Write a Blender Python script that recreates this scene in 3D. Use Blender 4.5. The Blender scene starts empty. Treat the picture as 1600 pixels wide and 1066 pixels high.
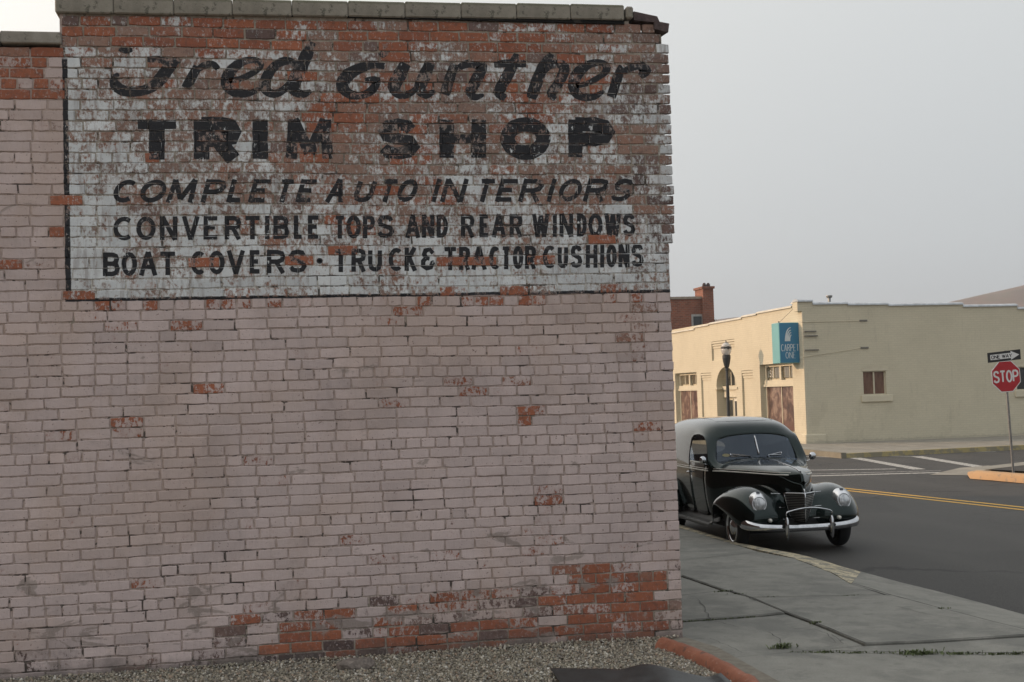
import bpy, bmesh, math, random
import numpy as np
from mathutils import Vector, Matrix, noise as mnoise
from mathutils.bvhtree import BVHTree
random.seed(7); rng = np.random.default_rng(7)
PI = math.pi
scn = bpy.context.scene
col = scn.collection

# ------------------------------------------------------------------ camera
FPX = 2000.0
YAW = math.radians(10.55)            # to the right of +Y (the street direction)
PITCH = math.atan((615.0-533.0)/FPX)
ROLL = 0.03
CAMZ = 2.0
fw = Vector((math.sin(YAW)*math.cos(PITCH), math.cos(YAW)*math.cos(PITCH), math.sin(PITCH)))
r0 = Vector((math.cos(YAW), -math.sin(YAW), 0.0))
u0 = r0.cross(fw)
cr, sr = math.cos(ROLL), math.sin(ROLL)
RR = cr*r0 - sr*u0
UU = sr*r0 + cr*u0
CC = Vector((0, 0, CAMZ))
cam_d = bpy.data.cameras.new('camera')
cam_d.sensor_width = 36; cam_d.lens = FPX/1600*36
cam_d.clip_start = 0.1; cam_d.clip_end = 6000
cam = bpy.data.objects.new('camera', cam_d); col.objects.link(cam)
cam.matrix_world = Matrix(((RR.x, UU.x, -fw.x, 0), (RR.y, UU.y, -fw.y, 0), (RR.z, UU.z, -fw.z, CAMZ), (0, 0, 0, 1)))
scn.camera = cam

def ray(x, y):
    return fw + RR*((x-800)/FPX) - UU*((y-533)/FPX)
def onX(x, y, X):
    r = ray(x, y); return CC + r*(X/r.x)
def onY(x, y, Y):
    r = ray(x, y); return CC + r*(Y/r.y)
def onZ(x, y, Z=0.0):
    r = ray(x, y); return CC + r*((Z-CAMZ)/r.z)
def proj(p):
    d = Vector(p) - CC; z = d.dot(fw)
    return 800+FPX*d.dot(RR)/z, 533-FPX*d.dot(UU)/z

# ------------------------------------------------------------------ light
SUN_EL = math.radians(15); SUN_AZ = math.radians(-65)     # azimuth from +Y towards +X
sd = Vector((math.sin(SUN_AZ)*math.cos(SUN_EL), math.cos(SUN_AZ)*math.cos(SUN_EL), math.sin(SUN_EL)))
w = bpy.data.worlds.new('World'); scn.world = w; w.use_nodes = True
nt = w.node_tree; nt.nodes.clear()
N = nt.nodes.new; L = nt.links.new
out = N('ShaderNodeOutputWorld')
sky = N('ShaderNodeTexSky'); sky.sky_type = 'NISHITA'; sky.sun_disc = False
sky.sun_elevation = SUN_EL; sky.sun_rotation = SUN_AZ
sky.dust_density = 6; sky.air_density = 1.0
bg1 = N('ShaderNodeBackground'); bg1.inputs['Strength'].default_value = 0.05
L(sky.outputs[0], bg1.inputs['Color'])
geo = N('ShaderNodeNewGeometry')
def wmath(op, a, b=None, c=None, clamp=False):
    n = N('ShaderNodeMath'); n.operation = op; n.use_clamp = clamp
    for i, v in enumerate((a, b, c)):
        if v is None: continue
        if isinstance(v, (int, float)): n.inputs[i].default_value = v
        else: L(v, n.inputs[i])
    return n.outputs[0]
tc = N('ShaderNodeTexCoord')
sep = N('ShaderNodeSeparateXYZ'); L(tc.outputs['Generated'], sep.inputs[0])
el = wmath('MAXIMUM', sep.outputs['Z'], 0.0)
dotn = N('ShaderNodeVectorMath'); dotn.operation = 'DOT_PRODUCT'
L(tc.outputs['Generated'], dotn.inputs[0]); dotn.inputs[1].default_value = sd
gl = wmath('MULTIPLY_ADD', dotn.outputs['Value'], 0.5, 0.5)
gl = wmath('POWER', gl, 5.0)
# smoke-filled sky: dull at the horizon, paler upwards and towards the low sun
ramp = N('ShaderNodeValToRGB'); L(el, ramp.inputs[0])
cr_ = ramp.color_ramp
cr_.elements[0].position = 0.0; cr_.elements[0].color = (0.52, 0.555, 0.585, 1)
cr_.elements[1].position = 1.0; cr_.elements[1].color = (0.82, 0.85, 0.88, 1)
e_ = cr_.elements.new(0.10); e_.color = (0.63, 0.665, 0.69, 1)
e_ = cr_.elements.new(0.30); e_.color = (0.745, 0.775, 0.785, 1)
e_ = cr_.elements.new(0.60); e_.color = (0.79, 0.82, 0.84, 1)
glc = N('ShaderNodeMix'); glc.data_type = 'RGBA'; glc.blend_type = 'ADD'
glc.inputs[0].default_value = 1.0
L(ramp.outputs[0], glc.inputs[6])
gm = N('ShaderNodeMix'); gm.data_type = 'RGBA'; gm.inputs[6].default_value = (0, 0, 0, 1)
gm.inputs[7].default_value = (1.35, 1.18, 0.95, 1)
L(gl, gm.inputs[0]); L(gm.outputs[2], glc.inputs[7])
bg2 = N('ShaderNodeBackground'); bg2.inputs['Strength'].default_value = 1.0
L(glc.outputs[2], bg2.inputs['Color'])
mx = N('ShaderNodeMixShader'); mx.inputs[0].default_value = 0.88
L(bg1.outputs[0], mx.inputs[1]); L(bg2.outputs[0], mx.inputs[2]); L(mx.outputs[0], out.inputs[0])

sun_d = bpy.data.lights.new('sun', 'SUN'); sun_d.energy = 2.9; sun_d.angle = math.radians(0.5)
sun_d.color = (1.0, 0.67, 0.43)
sun = bpy.data.objects.new('sun', sun_d); col.objects.link(sun)
sun.rotation_euler = (-sd).to_track_quat('-Z', 'Y').to_euler()
scn.view_settings.view_transform = 'Standard'; scn.view_settings.look = 'None'
scn.view_settings.gamma = 1.0; scn.view_settings.use_curve_mapping = False
scn.view_settings.exposure = 0.0

# ------------------------------------------------------------------ helpers: objects
def tag(o, label=None, cat=None, group=None, kind=None):
    if label: o['label'] = label
    if cat: o['category'] = cat
    if group: o['group'] = group
    if kind: o['kind'] = kind
    return o
def empty(name, loc=(0, 0, 0), label=None, cat=None, group=None, rz=0.0, sc=1.0):
    o = bpy.data.objects.new(name, None); col.objects.link(o)
    o.empty_display_size = 0.1
    o.location = loc; o.rotation_euler = (0, 0, rz); o.scale = (sc, sc, sc)
    return tag(o, label, cat, group)
def rloc(parent):
    v = Vector((0, 0, 0))
    while parent is not None:
        v = v + Vector(parent.location); parent = parent.parent
    return v
def mk(name, V, F, mat=None, parent=None, smooth=False, world=True, origin=None, kind=None, label=None):
    """link V, F as one mesh object; world=True: V are world coordinates, otherwise in the parent's frame"""
    V = [Vector(v) for v in V]
    base = rloc(parent) if (parent is not None and world) else Vector((0, 0, 0))
    if origin is None:
        if V and world:
            origin = Vector((sum(v.x for v in V)/len(V), sum(v.y for v in V)/len(V), min(v.z for v in V)))
        else: origin = Vector((0, 0, 0))
    origin = Vector(origin)
    me = bpy.data.meshes.new(name)
    me.from_pydata([v-origin for v in V], [], F)
    o = bpy.data.objects.new(name, me); col.objects.link(o)
    if parent is not None: o.parent = parent
    o.location = origin-base
    mats = mat if isinstance(mat, (list, tuple)) else [mat]
    for m in mats:
        if m: me.materials.append(m)
    if smooth:
        me.polygons.foreach_set('use_smooth', [True]*len(me.polygons))
    if kind: o['kind'] = kind
    if label: o['label'] = label
    me.update()
    return o
class MB:
    def __init__(s): s.V = []; s.F = []
    def add(s, V, F):
        n = len(s.V); s.V += [Vector(v) for v in V]; s.F += [tuple(i+n for i in f) for f in F]; return s
    def box(s, x0, x1, y0, y1, z0, z1):
        return s.add([(x0, y0, z0), (x1, y0, z0), (x1, y1, z0), (x0, y1, z0), (x0, y0, z1), (x1, y0, z1), (x1, y1, z1), (x0, y1, z1)],
                     [(0, 3, 2, 1), (4, 5, 6, 7), (0, 1, 5, 4), (1, 2, 6, 5), (2, 3, 7, 6), (3, 0, 4, 7)])
    def cbox(s, x0, x1, y0, y1, z0, z1, c=0.01):
        """box with chamfered edges"""
        n = len(s.V)
        V = []
        for sx, x in ((0, x0), (1, x1)):
            for sy, y in ((0, y0), (1, y1)):
                for sz, z in ((0, z0), (1, z1)):
                    dx = c if sx == 0 else -c; dy = c if sy == 0 else -c; dz = c if sz == 0 else -c
                    V += [(x, y+dy, z+dz), (x+dx, y, z+dz), (x+dx, y+dy, z)]
        bm = bmesh.new()
        for v in V: bm.verts.new(v)
        r = bmesh.ops.convex_hull(bm, input=bm.verts)
        bm.verts.ensure_lookup_table(); bm.verts.index_update()
        s.add([v.co.copy() for v in bm.verts], [tuple(v.index for v in f.verts) for f in bm.faces])
        bm.free(); return s
    def prism(s, P, z0, z1):
        n = len(P)
        zz0 = z0 if callable(z0) else (lambda p: z0)
        zz1 = z1 if callable(z1) else (lambda p: z1)
        return s.add([(p[0], p[1], zz0(p)) for p in P]+[(p[0], p[1], zz1(p)) for p in P],
                     [tuple(range(n))[::-1], tuple(range(n, 2*n))]+[(i, (i+1) % n, n+(i+1) % n, n+i) for i in range(n)])
    def tube(s, P, r, n=8, caps=True):
        P = [Vector(p) for p in P]; m = len(P)
        rs = r if isinstance(r, (list, tuple)) else [r]*m
        V = []; up = None
        for i, p in enumerate(P):
            t = (P[min(i+1, m-1)]-P[max(i-1, 0)]).normalized()
            if up is None:
                up = Vector((0, 0, 1)) if abs(t.z) < 0.9 else Vector((1, 0, 0))
            a = t.cross(up).normalized(); b = a.cross(t).normalized(); up = b
            for k in range(n):
                an = 2*PI*k/n; V.append(p+(a*math.cos(an)+b*math.sin(an))*rs[i])
        F = [(i*n+k, i*n+(k+1) % n, (i+1)*n+(k+1) % n, (i+1)*n+k) for i in range(m-1) for k in range(n)]
        if caps: F += [tuple(range(n))[::-1], tuple(range((m-1)*n, m*n))]
        return s.add(V, F)
    def lathe(s, c, prof, n=16, axis='Z'):
        """prof: (radius, height) pairs about an axis through c"""
        c = Vector(c); V = []
        for r, h in prof:
            for k in range(n):
                a = 2*PI*k/n; x, y = r*math.cos(a), r*math.sin(a)
                V.append(c+(Vector((x, y, h)) if axis == 'Z' else Vector((h, x, y)) if axis == 'X' else Vector((x, h, y))))
        m = len(prof)
        F = [(i*n+k, i*n+(k+1) % n, (i+1)*n+(k+1) % n, (i+1)*n+k) for i in range(m-1) for k in range(n)]
        F += [tuple(range(n))[::-1], tuple(range((m-1)*n, m*n))]
        return s.add(V, F)
    def grid(s, rows):
        nr, nc = len(rows), len(rows[0])
        return s.add([p for r in rows for p in r], [(i*nc+j, i*nc+j+1, (i+1)*nc+j+1, (i+1)*nc+j) for i in range(nr-1) for j in range(nc-1)])
    def build(s, name, mat=None, parent=None, **k):
        return mk(name, s.V, s.F, mat, parent, **k)

# ------------------------------------------------------------------ helpers: materials
class NT:
    def __init__(s, name):
        s.m = bpy.data.materials.new(name); s.m.use_nodes = True; s.t = s.m.node_tree; s.t.nodes.clear()
        s.out = s.t.nodes.new('ShaderNodeOutputMaterial')
        s.b = s.t.nodes.new('ShaderNodeBsdfPrincipled'); s.t.links.new(s.b.outputs[0], s.out.inputs[0])
        s.tc = s.t.nodes.new('ShaderNodeTexCoord')
    def n(s, t, **k):
        x = s.t.nodes.new(t)
        for a, b in k.items(): setattr(x, a, b)
        return x
    def l(s, a, b): s.t.links.new(a, b)
    def setin(s, sock, v):
        if v is None: return
        if isinstance(v, bpy.types.NodeSocket): s.l(v, sock)
        elif isinstance(v, (tuple, list)):
            sock.default_value = (*v, 1) if (len(v) == 3 and sock.type == 'RGBA') else v
        else: sock.default_value = v
    def math(s, op, a, b=None, c=None, clamp=False):
        n = s.n('ShaderNodeMath', operation=op, use_clamp=clamp)
        for i, v in enumerate((a, b, c)): s.setin(n.inputs[i], v)
        return n.outputs[0]
    def mix(s, f, a, b, blend='MIX'):
        n = s.n('ShaderNodeMix', data_type='RGBA', blend_type=blend)
        s.setin(n.inputs[0], f); s.setin(n.inputs[6], a); s.setin(n.inputs[7], b)
        return n.outputs[2]
    def noise(s, scale=5, detail=4, rough=0.5, vec=None, dist=0.0, w=None):
        n = s.n('ShaderNodeTexNoise'); n.inputs['Scale'].default_value = scale
        n.inputs['Detail'].default_value = detail; n.inputs['Roughness'].default_value = rough
        n.inputs['Distortion'].default_value = dist
        s.l(vec if vec is not None else s.tc.outputs['Object'], n.inputs['Vector'])
        return n.outputs['Fac']
    def scale(s, vec, sc):
        n = s.n('ShaderNodeVectorMath', operation='MULTIPLY'); s.l(vec, n.inputs[0]); n.inputs[1].default_value = sc
        return n.outputs[0]
    def ramp(s, f, stops, interp='LINEAR'):
        n = s.n('ShaderNodeValToRGB'); s.l(f, n.inputs[0]); c = n.color_ramp; c.interpolation = interp
        c.elements[0].position = stops[0][0]; c.elements[0].color = (*stops[0][1], 1)
        c.elements[1].position = stops[-1][0]; c.elements[1].color = (*stops[-1][1], 1)
        for p, q in stops[1:-1]:
            e = c.elements.new(p); e.color = (*q, 1)
        return n.outputs[0]
    def vor(s, scale, vec=None, feature='F1', rnd=1.0):
        n = s.n('ShaderNodeTexVoronoi', feature=feature); n.inputs['Scale'].default_value = scale
        n.inputs['Randomness'].default_value = rnd
        s.l(vec if vec is not None else s.tc.outputs['Object'], n.inputs['Vector'])
        return n
    def bump(s, h, strength=0.3, dist=0.01):
        n = s.n('ShaderNodeBump'); n.inputs['Strength'].default_value = strength; n.inputs['Distance'].default_value = dist
        s.l(h, n.inputs['Height']); s.l(n.outputs[0], s.b.inputs['Normal'])
    def sep(s, v):
        n = s.n('ShaderNodeSeparateXYZ'); s.l(v, n.inputs[0]); return n.outputs
    def fin(s, color=None, rough=None, metal=None):
        s.setin(s.b.inputs['Base Color'], color); s.setin(s.b.inputs['Roughness'], rough); s.setin(s.b.inputs['Metallic'], metal)
        return s.m
    def gt(s, v, thr, soft=0.001):
        """0..1 step of v past thr"""
        return s.math('MULTIPLY_ADD', v, 1.0/soft, -thr/soft+0.5, clamp=True)

def simple(name, c, rough=0.6, metal=0.0, var=0.12, scale=6.0, bump=0.0, bscale=60, coat=0.0):
    t = NT(name)
    n = t.noise(scale, 6, 0.6)
    c2 = tuple(max(0, x*(1-var*2)) for x in c); c3 = tuple(min(1, x*(1+var)) for x in c)
    colr = t.mix(t.gt(n, 0.5, 0.4), c2, c3)
    if bump: t.bump(t.noise(bscale, 4, 0.6), bump, 0.01)
    if coat:
        t.b.inputs['Coat Weight'].default_value = coat; t.b.inputs['Coat Roughness'].default_value = 0.04
    return t.fin(colr, rough, metal)

# ------------------------------------------------------------------ brick wall with the painted advertisement
WY = 8.92                                  # plane of the mortar
def onW(x, y): return onY(x, y, WY-0.008)
wall_root = empty('brick_building', (0, WY, 0), 'old brick building with dull pink end wall and flaking white painted advertisement', 'building')

def wall_material(kind):
    t = NT('painted_'+kind)
    t.tc.object = wall_root
    P = t.tc.outputs['Object']
    x, y, z = t.sep(P)
    at = t.n('ShaderNodeAttribute', attribute_name='bc')
    e, h, tone = t.sep(at.outputs['Vector'])
    ink = at.outputs['Alpha']
    n1 = t.noise(11, 8, 0.68, P, 0.3)
    n2 = t.noise(58, 6, 0.7, t.scale(P, (1, 1, 0.42)))
    n3 = t.noise(150, 4, 0.6, P)
    n4 = t.noise(27, 7, 0.72, P, 0.4)
    v = t.math('ADD', t.math('MULTIPLY', n1, 0.30), t.math('ADD', t.math('MULTIPLY', n2, 0.35), t.math('MULTIPLY', n4, 0.35)))
    big = t.noise(3.2, 4, 0.6, P)
    e = t.math('MULTIPLY_ADD', t.math('SUBTRACT', big, 0.5), 0.45, e)
    v = t.math('MULTIPLY_ADD', t.math('SUBTRACT', v, 0.5), 2.3, 0.5)
    v = t.math('MULTIPLY_ADD', ink, 0.25, v)
    v = t.math('MULTIPLY_ADD', t.math('SUBTRACT', n3, 0.5), 0.25, v)
    mask = t.math('MULTIPLY_ADD', t.math('SUBTRACT', e, v), 22.0, 0.5, clamp=True)
    mask2 = t.math('MULTIPLY_ADD', t.math('SUBTRACT', e, v), 7.0, 1.1, clamp=True)
    # zones
    wob = t.math('MULTIPLY_ADD', t.noise(9, 5, 0.7, P), 0.02, -0.01)
    zz = t.math('ADD', z, wob); xx = t.math('ADD', x, wob)
    sign = t.math('MULTIPLY', t.gt(xx, -1.345, 0.004), t.gt(zz, 2.712, 0.004))
    line_h = t.math('MULTIPLY', t.math('MULTIPLY', t.gt(zz, 2.700, 0.003), t.math('SUBTRACT', 1.0, t.gt(zz, 2.722, 0.003))), t.gt(xx, -1.36, 0.004))
    line_v = t.math('MULTIPLY', t.math('MULTIPLY', t.gt(xx, -1.358, 0.003), t.math('SUBTRACT', 1.0, t.gt(xx, -1.322, 0.003))),
                    t.math('MULTIPLY', t.gt(zz, 2.70, 0.004), t.math('SUBTRACT', 1.0, t.gt(zz, 4.34, 0.02))))
    ink = t.math('MAXIMUM', ink, t.math('MAXIMUM', line_h, line_v))
    nb = t.noise(2.3, 5, 0.6, P)
    pink = t.mix(t.gt(nb, 0.5, 0.35), (0.50, 0.412, 0.402), (0.56, 0.462, 0.446))
    white = t.mix(t.gt(t.noise(5, 5, 0.65, P), 0.5, 0.4), (0.53, 0.56, 0.585), (0.70, 0.725, 0.74))
    if kind == 'mortar':
        pink = t.mix(t.gt(n2, 0.5, 0.25), (0.30, 0.235, 0.20), (0.50, 0.41, 0.385))
        white = t.mix(t.gt(n2, 0.5, 0.25), (0.43, 0.395, 0.34), (0.66, 0.67, 0.67))
    paint = t.mix(sign, pink, white)
    tan = t.math('MULTIPLY', t.gt(t.noise(1.1, 5, 0.6, P, .5), 0.54, 0.14), t.math('SUBTRACT', 1.0, sign))
    paint = t.mix(t.math('MULTIPLY', tan, 0.38), paint, (0.42, 0.315, 0.26))
    soot = t.math('MULTIPLY', t.gt(t.noise(1.9, 6, 0.65, t.scale(P, (1, 1, .7)), .5), 0.58, 0.12), 0.22)
    paint = t.mix(soot, paint, (0.26, 0.22, 0.215))
    chip = t.gt(t.noise(34, 3, 0.55, P), 0.715, 0.02)
    paint = t.mix(t.math('MULTIPLY', chip, t.math('MULTIPLY_ADD', sign, -.6, .8)), paint, (0.135, 0.085, 0.068))
    # grime, drip streaks and small specks on the paint
    streak = t.noise(30, 4, 0.6, t.scale(P, (1, 1, 0.12)))
    paint = t.mix(t.math('MULTIPLY', t.gt(streak, 0.60, 0.12), t.math('MULTIPLY_ADD', sign, 0.40, 0.10)), paint, (0.22, 0.18, 0.17))
    paint = t.mix(t.math('MULTIPLY', t.gt(t.noise(70, 3, 0.6, P), 0.69, 0.03), 0.65), paint, (0.10, 0.075, 0.065))
    inkm = t.math('MULTIPLY', ink, t.math('SUBTRACT', 1.0, t.gt(t.math('MULTIPLY_ADD', t.math('SUBTRACT', n2, 0.5), 0.6, t.noise(16, 6, 0.7, P)), 0.675, 0.05)))
    paint = t.mix(inkm, paint, (0.020, 0.021, 0.026))
    # bare brick
    if kind == 'brick':
        hb = t.math('MULTIPLY_ADD', t.math('SUBTRACT', t.noise(24, 6, 0.6, P), 0.5), 0.35, h)
        bare = t.ramp(hb, [(0.0, (0.33, 0.115, 0.062)), (0.22, (0.27, 0.092, 0.054)), (0.40, (0.30, 0.145, 0.10)), (0.60, (0.285, 0.185, 0.148)), (0.8, (0.18, 0.118, 0.105)), (1.0, (0.070, 0.048, 0.048))])
        film = t.mix(0.42, bare, t.mix(sign, (0.40, 0.34, 0.33), (0.48, 0.47, 0.46)))
    else:
        bare = t.mix(t.gt(n1, 0.5, 0.3), (0.20, 0.165, 0.135), (0.38, 0.335, 0.28))
        film = t.mix(0.5, bare, (0.33, 0.30, 0.27))
    c = t.mix(mask2, paint, film)
    if kind == 'brick':
        bare = t.mix(t.math('MULTIPLY', t.gt(t.noise(34, 6, .75, P), 0.56, 0.1), 0.55), bare, (0.12, 0.075, 0.062))
    c = t.mix(mask, t.mix(t.math('MULTIPLY', mask2, t.math('SUBTRACT', 1.0, sign)), c, paint), bare)
    # white flecks left on the bare brick
    fl = t.math('MULTIPLY', t.gt(t.noise(60, 5, 0.75, t.scale(P, (1, 1, 0.6))), 0.60, 0.04), t.math('MULTIPLY', mask, 0.55))
    c = t.mix(fl, c, t.mix(sign, (0.38, 0.32, 0.31), (0.56, 0.58, 0.59)))
    low = t.math('SUBTRACT', 1.0, t.gt(z, 0.95, 0.5))
    sm = t.math('MULTIPLY_ADD', low, 0.085, t.noise(3.4, 7, 0.62, t.scale(P, (.8, 1, 1.7)), 0.6))
    smear = t.math('MULTIPLY', t.gt(sm, 0.675, 0.03), t.math('SUBTRACT', 1.0, t.math('MULTIPLY', sign, .8)))
    c = t.mix(t.math('MULTIPLY', smear, .85), c, t.mix(n2, (0.21, 0.17, 0.15), (0.38, 0.32, 0.295)))
    damp = t.math('MULTIPLY', t.math('SUBTRACT', 1.0, t.gt(t.math('MULTIPLY_ADD', t.noise(5, 5, .6, P), -.25, z), 0.15, 0.10)), .65)
    c = t.mix(damp, c, (0.10, 0.088, 0.08))
    n = t.n('ShaderNodeVectorMath', operation='SCALE'); t.l(c, n.inputs[0]); t.l(tone, n.inputs['Scale'])
    c = n.outputs[0]
    if kind == 'mortar':       # fallen-out joints
        gap = t.gt(t.noise(4.5, 8, 0.72, P, 1.0), 0.575, 0.025)
        c = t.mix(t.math('MULTIPLY', gap, 0.85), c, (0.035, 0.03, 0.026))
        t.bump(t.math('ADD', n2, n1), 0.8, 0.006)
    else:
        hgt = t.math('ADD', t.math('MULTIPLY', mask, -0.35), t.math('ADD', t.math('MULTIPLY', n3, 0.5), n2))
        t.bump(t.math('MULTIPLY_ADD', n4, 1.2, hgt), 0.8, 0.006)
    return t.fin(c, 0.88)
M_BRICK = wall_material('brick'); M_MORTAR = wall_material('mortar')

COURSE = 0.0714; Z0 = 2.666
def exposure(px, py, X, Z):
    """how far the paint is gone and which brick colour shows: e, hue"""
    g = random.gauss
    if X > -1.34 and Z > 2.71:        # advertisement
        if py < 78: e, hue = 0.64+g(0, .12), random.choice([.0, .05, .2, .3, .55, .85])
        elif py < 105: e, hue = 0.52+g(0, .12), random.choice([.15, .45, .55, .6, .62, .8])
        else:
            e = float(np.interp(py, [105, 170, 260, 330, 380, 440, 460], [.475, .465, .46, .44, .385, .32, .35]))
            hue = random.choice([.42, .5, .55, .58, .6, .62, .66, .72])
            if px < 180: e -= .07
            for (cx, cy, rx, ry, de, hh) in BLOBS:
                d = ((px-cx)/rx)**2+((py-cy)/ry)**2
                if d < 1: e += de*(.6 if de < .3 else 1)*(1-d*.4); hue = hh if random.random() < (.35 if de < .3 else 1) else hue
            e += g(0, .045)
            if random.random() < .03: e = .66; hue = random.choice([0, .05, .1])
        if px > 960: hue = random.choice([.55, .7, .8, .85]); e = max(e, .48)+g(0, .08) if py < 330 else e
        return e, hue
    if X <= -1.34 and Z > 2.71:        # left strip above the sign's foot
        if py < 98: return .72+g(0, .15), random.choice([0, .05, .1, .5, .75])
        if py < 152 and px < 90: return .62+g(0, .2), random.choice([0, .05, .1])
        if random.random() < .07: return .6, .05
        return .20+g(0, .05), random.choice([.4, .6])
    e = .165+g(0, .03); hue = random.choice([.0, .1, .15, .3])
    if random.random() < .02: e = .38+g(0, .05)
    if abs(Z-Z0) < .03 and random.random() < .38 and px > 150: e = .56+g(0, .12); hue = .05
    for (x0, x1, y0, y1, ee, hs) in PATCH:
        if x0 < px < x1 and y0 < py < y1:
            ed = min(px-x0, x1-px)/25.0
            e = ee+g(0, .13)-max(0, .25*(1-ed)); hue = random.choice(hs)
    return e, hue
BLOBS = [(560, 190, 110, 40, .12, .05), (300, 150, 120, 22, .10, .1), (720, 170, 180, 60, .08, .3), (640, 110, 70, 40, .1, .08), (900, 130, 50, 30, .15, .05),
         (490, 250, 60, 30, .18, .05), (330, 215, 50, 20, .10, .35), (620, 240, 60, 20, .2, .05), (660, 300, 70, 30, .1, .1),
         (300, 412, 22, 8, .40, .02), (145, 416, 22, 8, .40, .02), (450, 412, 28, 8, .32, .02), (735, 410, 22, 10, .40, .02), (855, 408, 12, 8, .4, .02), (925, 374, 20, 8, .45, .02), (965, 450, 30, 8, .5, .02),
         (705, 452, 30, 8, .45, .02), (560, 350, 40, 20, .15, .05), (670, 350, 40, 15, .2, .05), (200, 160, 60, 20, -.05, .5), (800, 450, 28, 8, .4, .05), (440, 312, 80, 16, -.04, .5)]
PATCH = [(880, 1045, 885, 1010, .74, [0, .02, .05, .1, .15, .22, .3]), (1040, 1075, 880, 1010, .50, [.6, .85, .95]), (400, 560, 950, 1045, .62, [.0, .05, .1, .25, .9]),
         (560, 885, 925, 975, .50, [.0, .1, .8, .9]), (545, 885, 975, 1035, .60, [.0, .05, .15, .25, .85]), (335, 420, 960, 1050, .45, [.6, .8, .1]),
         (40, 330, 1018, 1060, .38, [.8, .95]), (300, 500, 1026, 1052, .66, [.95, 1.0, 1.0]), (950, 1010, 860, 892, .50, [.1, .3]), (960, 1030, 480, 560, .40, [.3, .5]), (700, 860, 590, 640, .31, [.1, .3]),
         (75, 115, 672, 690, .52, [.02]), (150, 225, 655, 685, .46, [.02]), (300, 345, 600, 632, .5, [.02]), (95, 150, 490, 505, .55, [.02]), (275, 315, 502, 520, .6, [.02]), (170, 205, 505, 540, .48, [.02]),
         (590, 655, 478, 510, .50, [.02]), (720, 800, 462, 470, .65, [.02]), (825, 882, 765, 862, .40, [.05, .1]), (672, 692, 785, 850, .46, [.05]), (800, 845, 640, 665, .48, [.05]), (690, 740, 588, 606, .36, [.1, .3])]
EDGE = [(0, 2.90), (330, 2.897), (368, 2.893), (385, 2.845), (460, 2.842), (640, 2.848), (995, 2.852), (1200, 2.852)]
def right_edge(py): return float(np.interp(py, [a for a, b in EDGE], [b for a, b in EDGE]))

def wavy(X, z): return 0.009*(X+1.35)*min(1.2, max(0, z-3.4))*(1 if X > -1.35 else 0)+0.006*math.sin(X*1.3+z*0.7)+0.004*math.sin(X*3.1+z*2.0+1.0)+0.003*mnoise.noise(Vector((X*2, z*6, 3)))
bricks = []        # (x0,x1,z0,z1,yfront,bc)
XL = -4.6
row = int((Z0-0.18)/COURSE)+1
zs = []
k = -int((4.60-Z0)/COURSE)
while Z0-k*COURSE > 0.17:
    zc = Z0-k*COURSE; hdr = (k % 7 == 0)
    py0 = proj((2.8, WY, zc))[1]
    xe = right_edge(py0) + (0.003 if k % 2 else -0.001)+random.uniform(-.003, .003)
    top = zc+COURSE/2
    if top > 4.62: xe = 2.80
    elif top > 4.55: xe = 2.83
    xs = XL if zc < 4.42 else -1.36
    L_ = 0.1035 if hdr else 0.2127
    X = xe
    first = True
    while X > xs:
        ln = L_*(1+random.uniform(-.03, .03)) if not first else ((0.105 if (k % 2) else L_) if not hdr else L_)
        if not first and random.random() < (.03 if not hdr else 0): ln *= .5
        x0 = max(X-ln, xs); x1 = X
        if x1-x0 > 0.04:
            xm = (x0+x1)/2; dz = wavy(xm, zc)
            px, py = proj((xm, WY, zc))
            e, hue = exposure(px, py, xm, zc)
            tone = 1+random.gauss(0, .05)
            yf = WY-0.0068+random.uniform(-.0024, .0022)
            if random.random() < .02: yf -= .004
            g = .0036
            if py > 445 and py < 855: e = min(e, .50)
            elif py > 100: e = min(e, .74)
            bricks.append([x0+g+random.uniform(-.0012, .0012), x1-g+random.uniform(-.0012, .0012), zc-COURSE/2+g+dz+random.uniform(-.0014, .0014),
                           zc+COURSE/2-g+dz+random.uniform(-.0014, .0014), yf, (e, max(0, min(1, hue+random.uniform(-.06, .06))), tone)])
        X = x0; first = False
    k += 1

def brick_geo(b):
    x0, x1, z0, z1, yf, bc = b
    xm = (x0+x1)/2; rj = lambda a: random.uniform(-a, a)
    f1, f2 = x0+(x1-x0)*random.uniform(.2, .32), x0+(x1-x0)*random.uniform(.68, .8)
    per = [(x0, z0), (f1, z0), (xm, z0), (f2, z0), (x1, z0), (x1, z1), (f2, z1), (xm, z1), (f1, z1), (x0, z1)]
    per = [(p[0]+rj(.0030)+(.0022 if p[0] == x0 else -.0022 if p[0] == x1 else 0), p[1]+rj(.0026)+((.002 if p[1] == z0 else -.002) if p[0] in (x0, x1) else 0)) for p in per]
    n = 10; cx, cz = xm, (z0+z1)/2; V = []
    for (px, pz) in per: V.append((px, WY+0.03, pz))
    for (px, pz) in per: V.append((px, yf+0.0045, pz))
    for (px, pz) in per:
        V.append((px+(0.0035 if px < cx-.01 else -0.0035 if px > cx+.01 else 0), yf+rj(.0004), pz+(0.0035 if pz < cz else -0.0035)))
    F = [(i, (i+1) % n, n+(i+1) % n, n+i) for i in range(n)] + [(n+i, n+(i+1) % n, 2*n+(i+1) % n, 2*n+i) for i in range(n)] + [tuple(range(2*n, 3*n))]
    return V, F
def set_bc(me, arr):
    a = me.attributes.new('bc', 'FLOAT_COLOR', 'POINT')
    a.data.foreach_set('color', np.asarray(arr, dtype=np.float32).ravel())
def screen_area(b):
    a = proj((b[0], b[4], b[2])); c = proj((b[1], b[4], b[3]))
    vis = max(0, min(c[0], 1600)-max(a[0], 0))*max(0, min(a[1], 1066)-max(c[1], 0))
    return vis
order = sorted(range(len(bricks)), key=lambda i: -screen_area(bricks[i]))
single = set(order[:300])
SV, SF, SB = [], [], []
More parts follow.
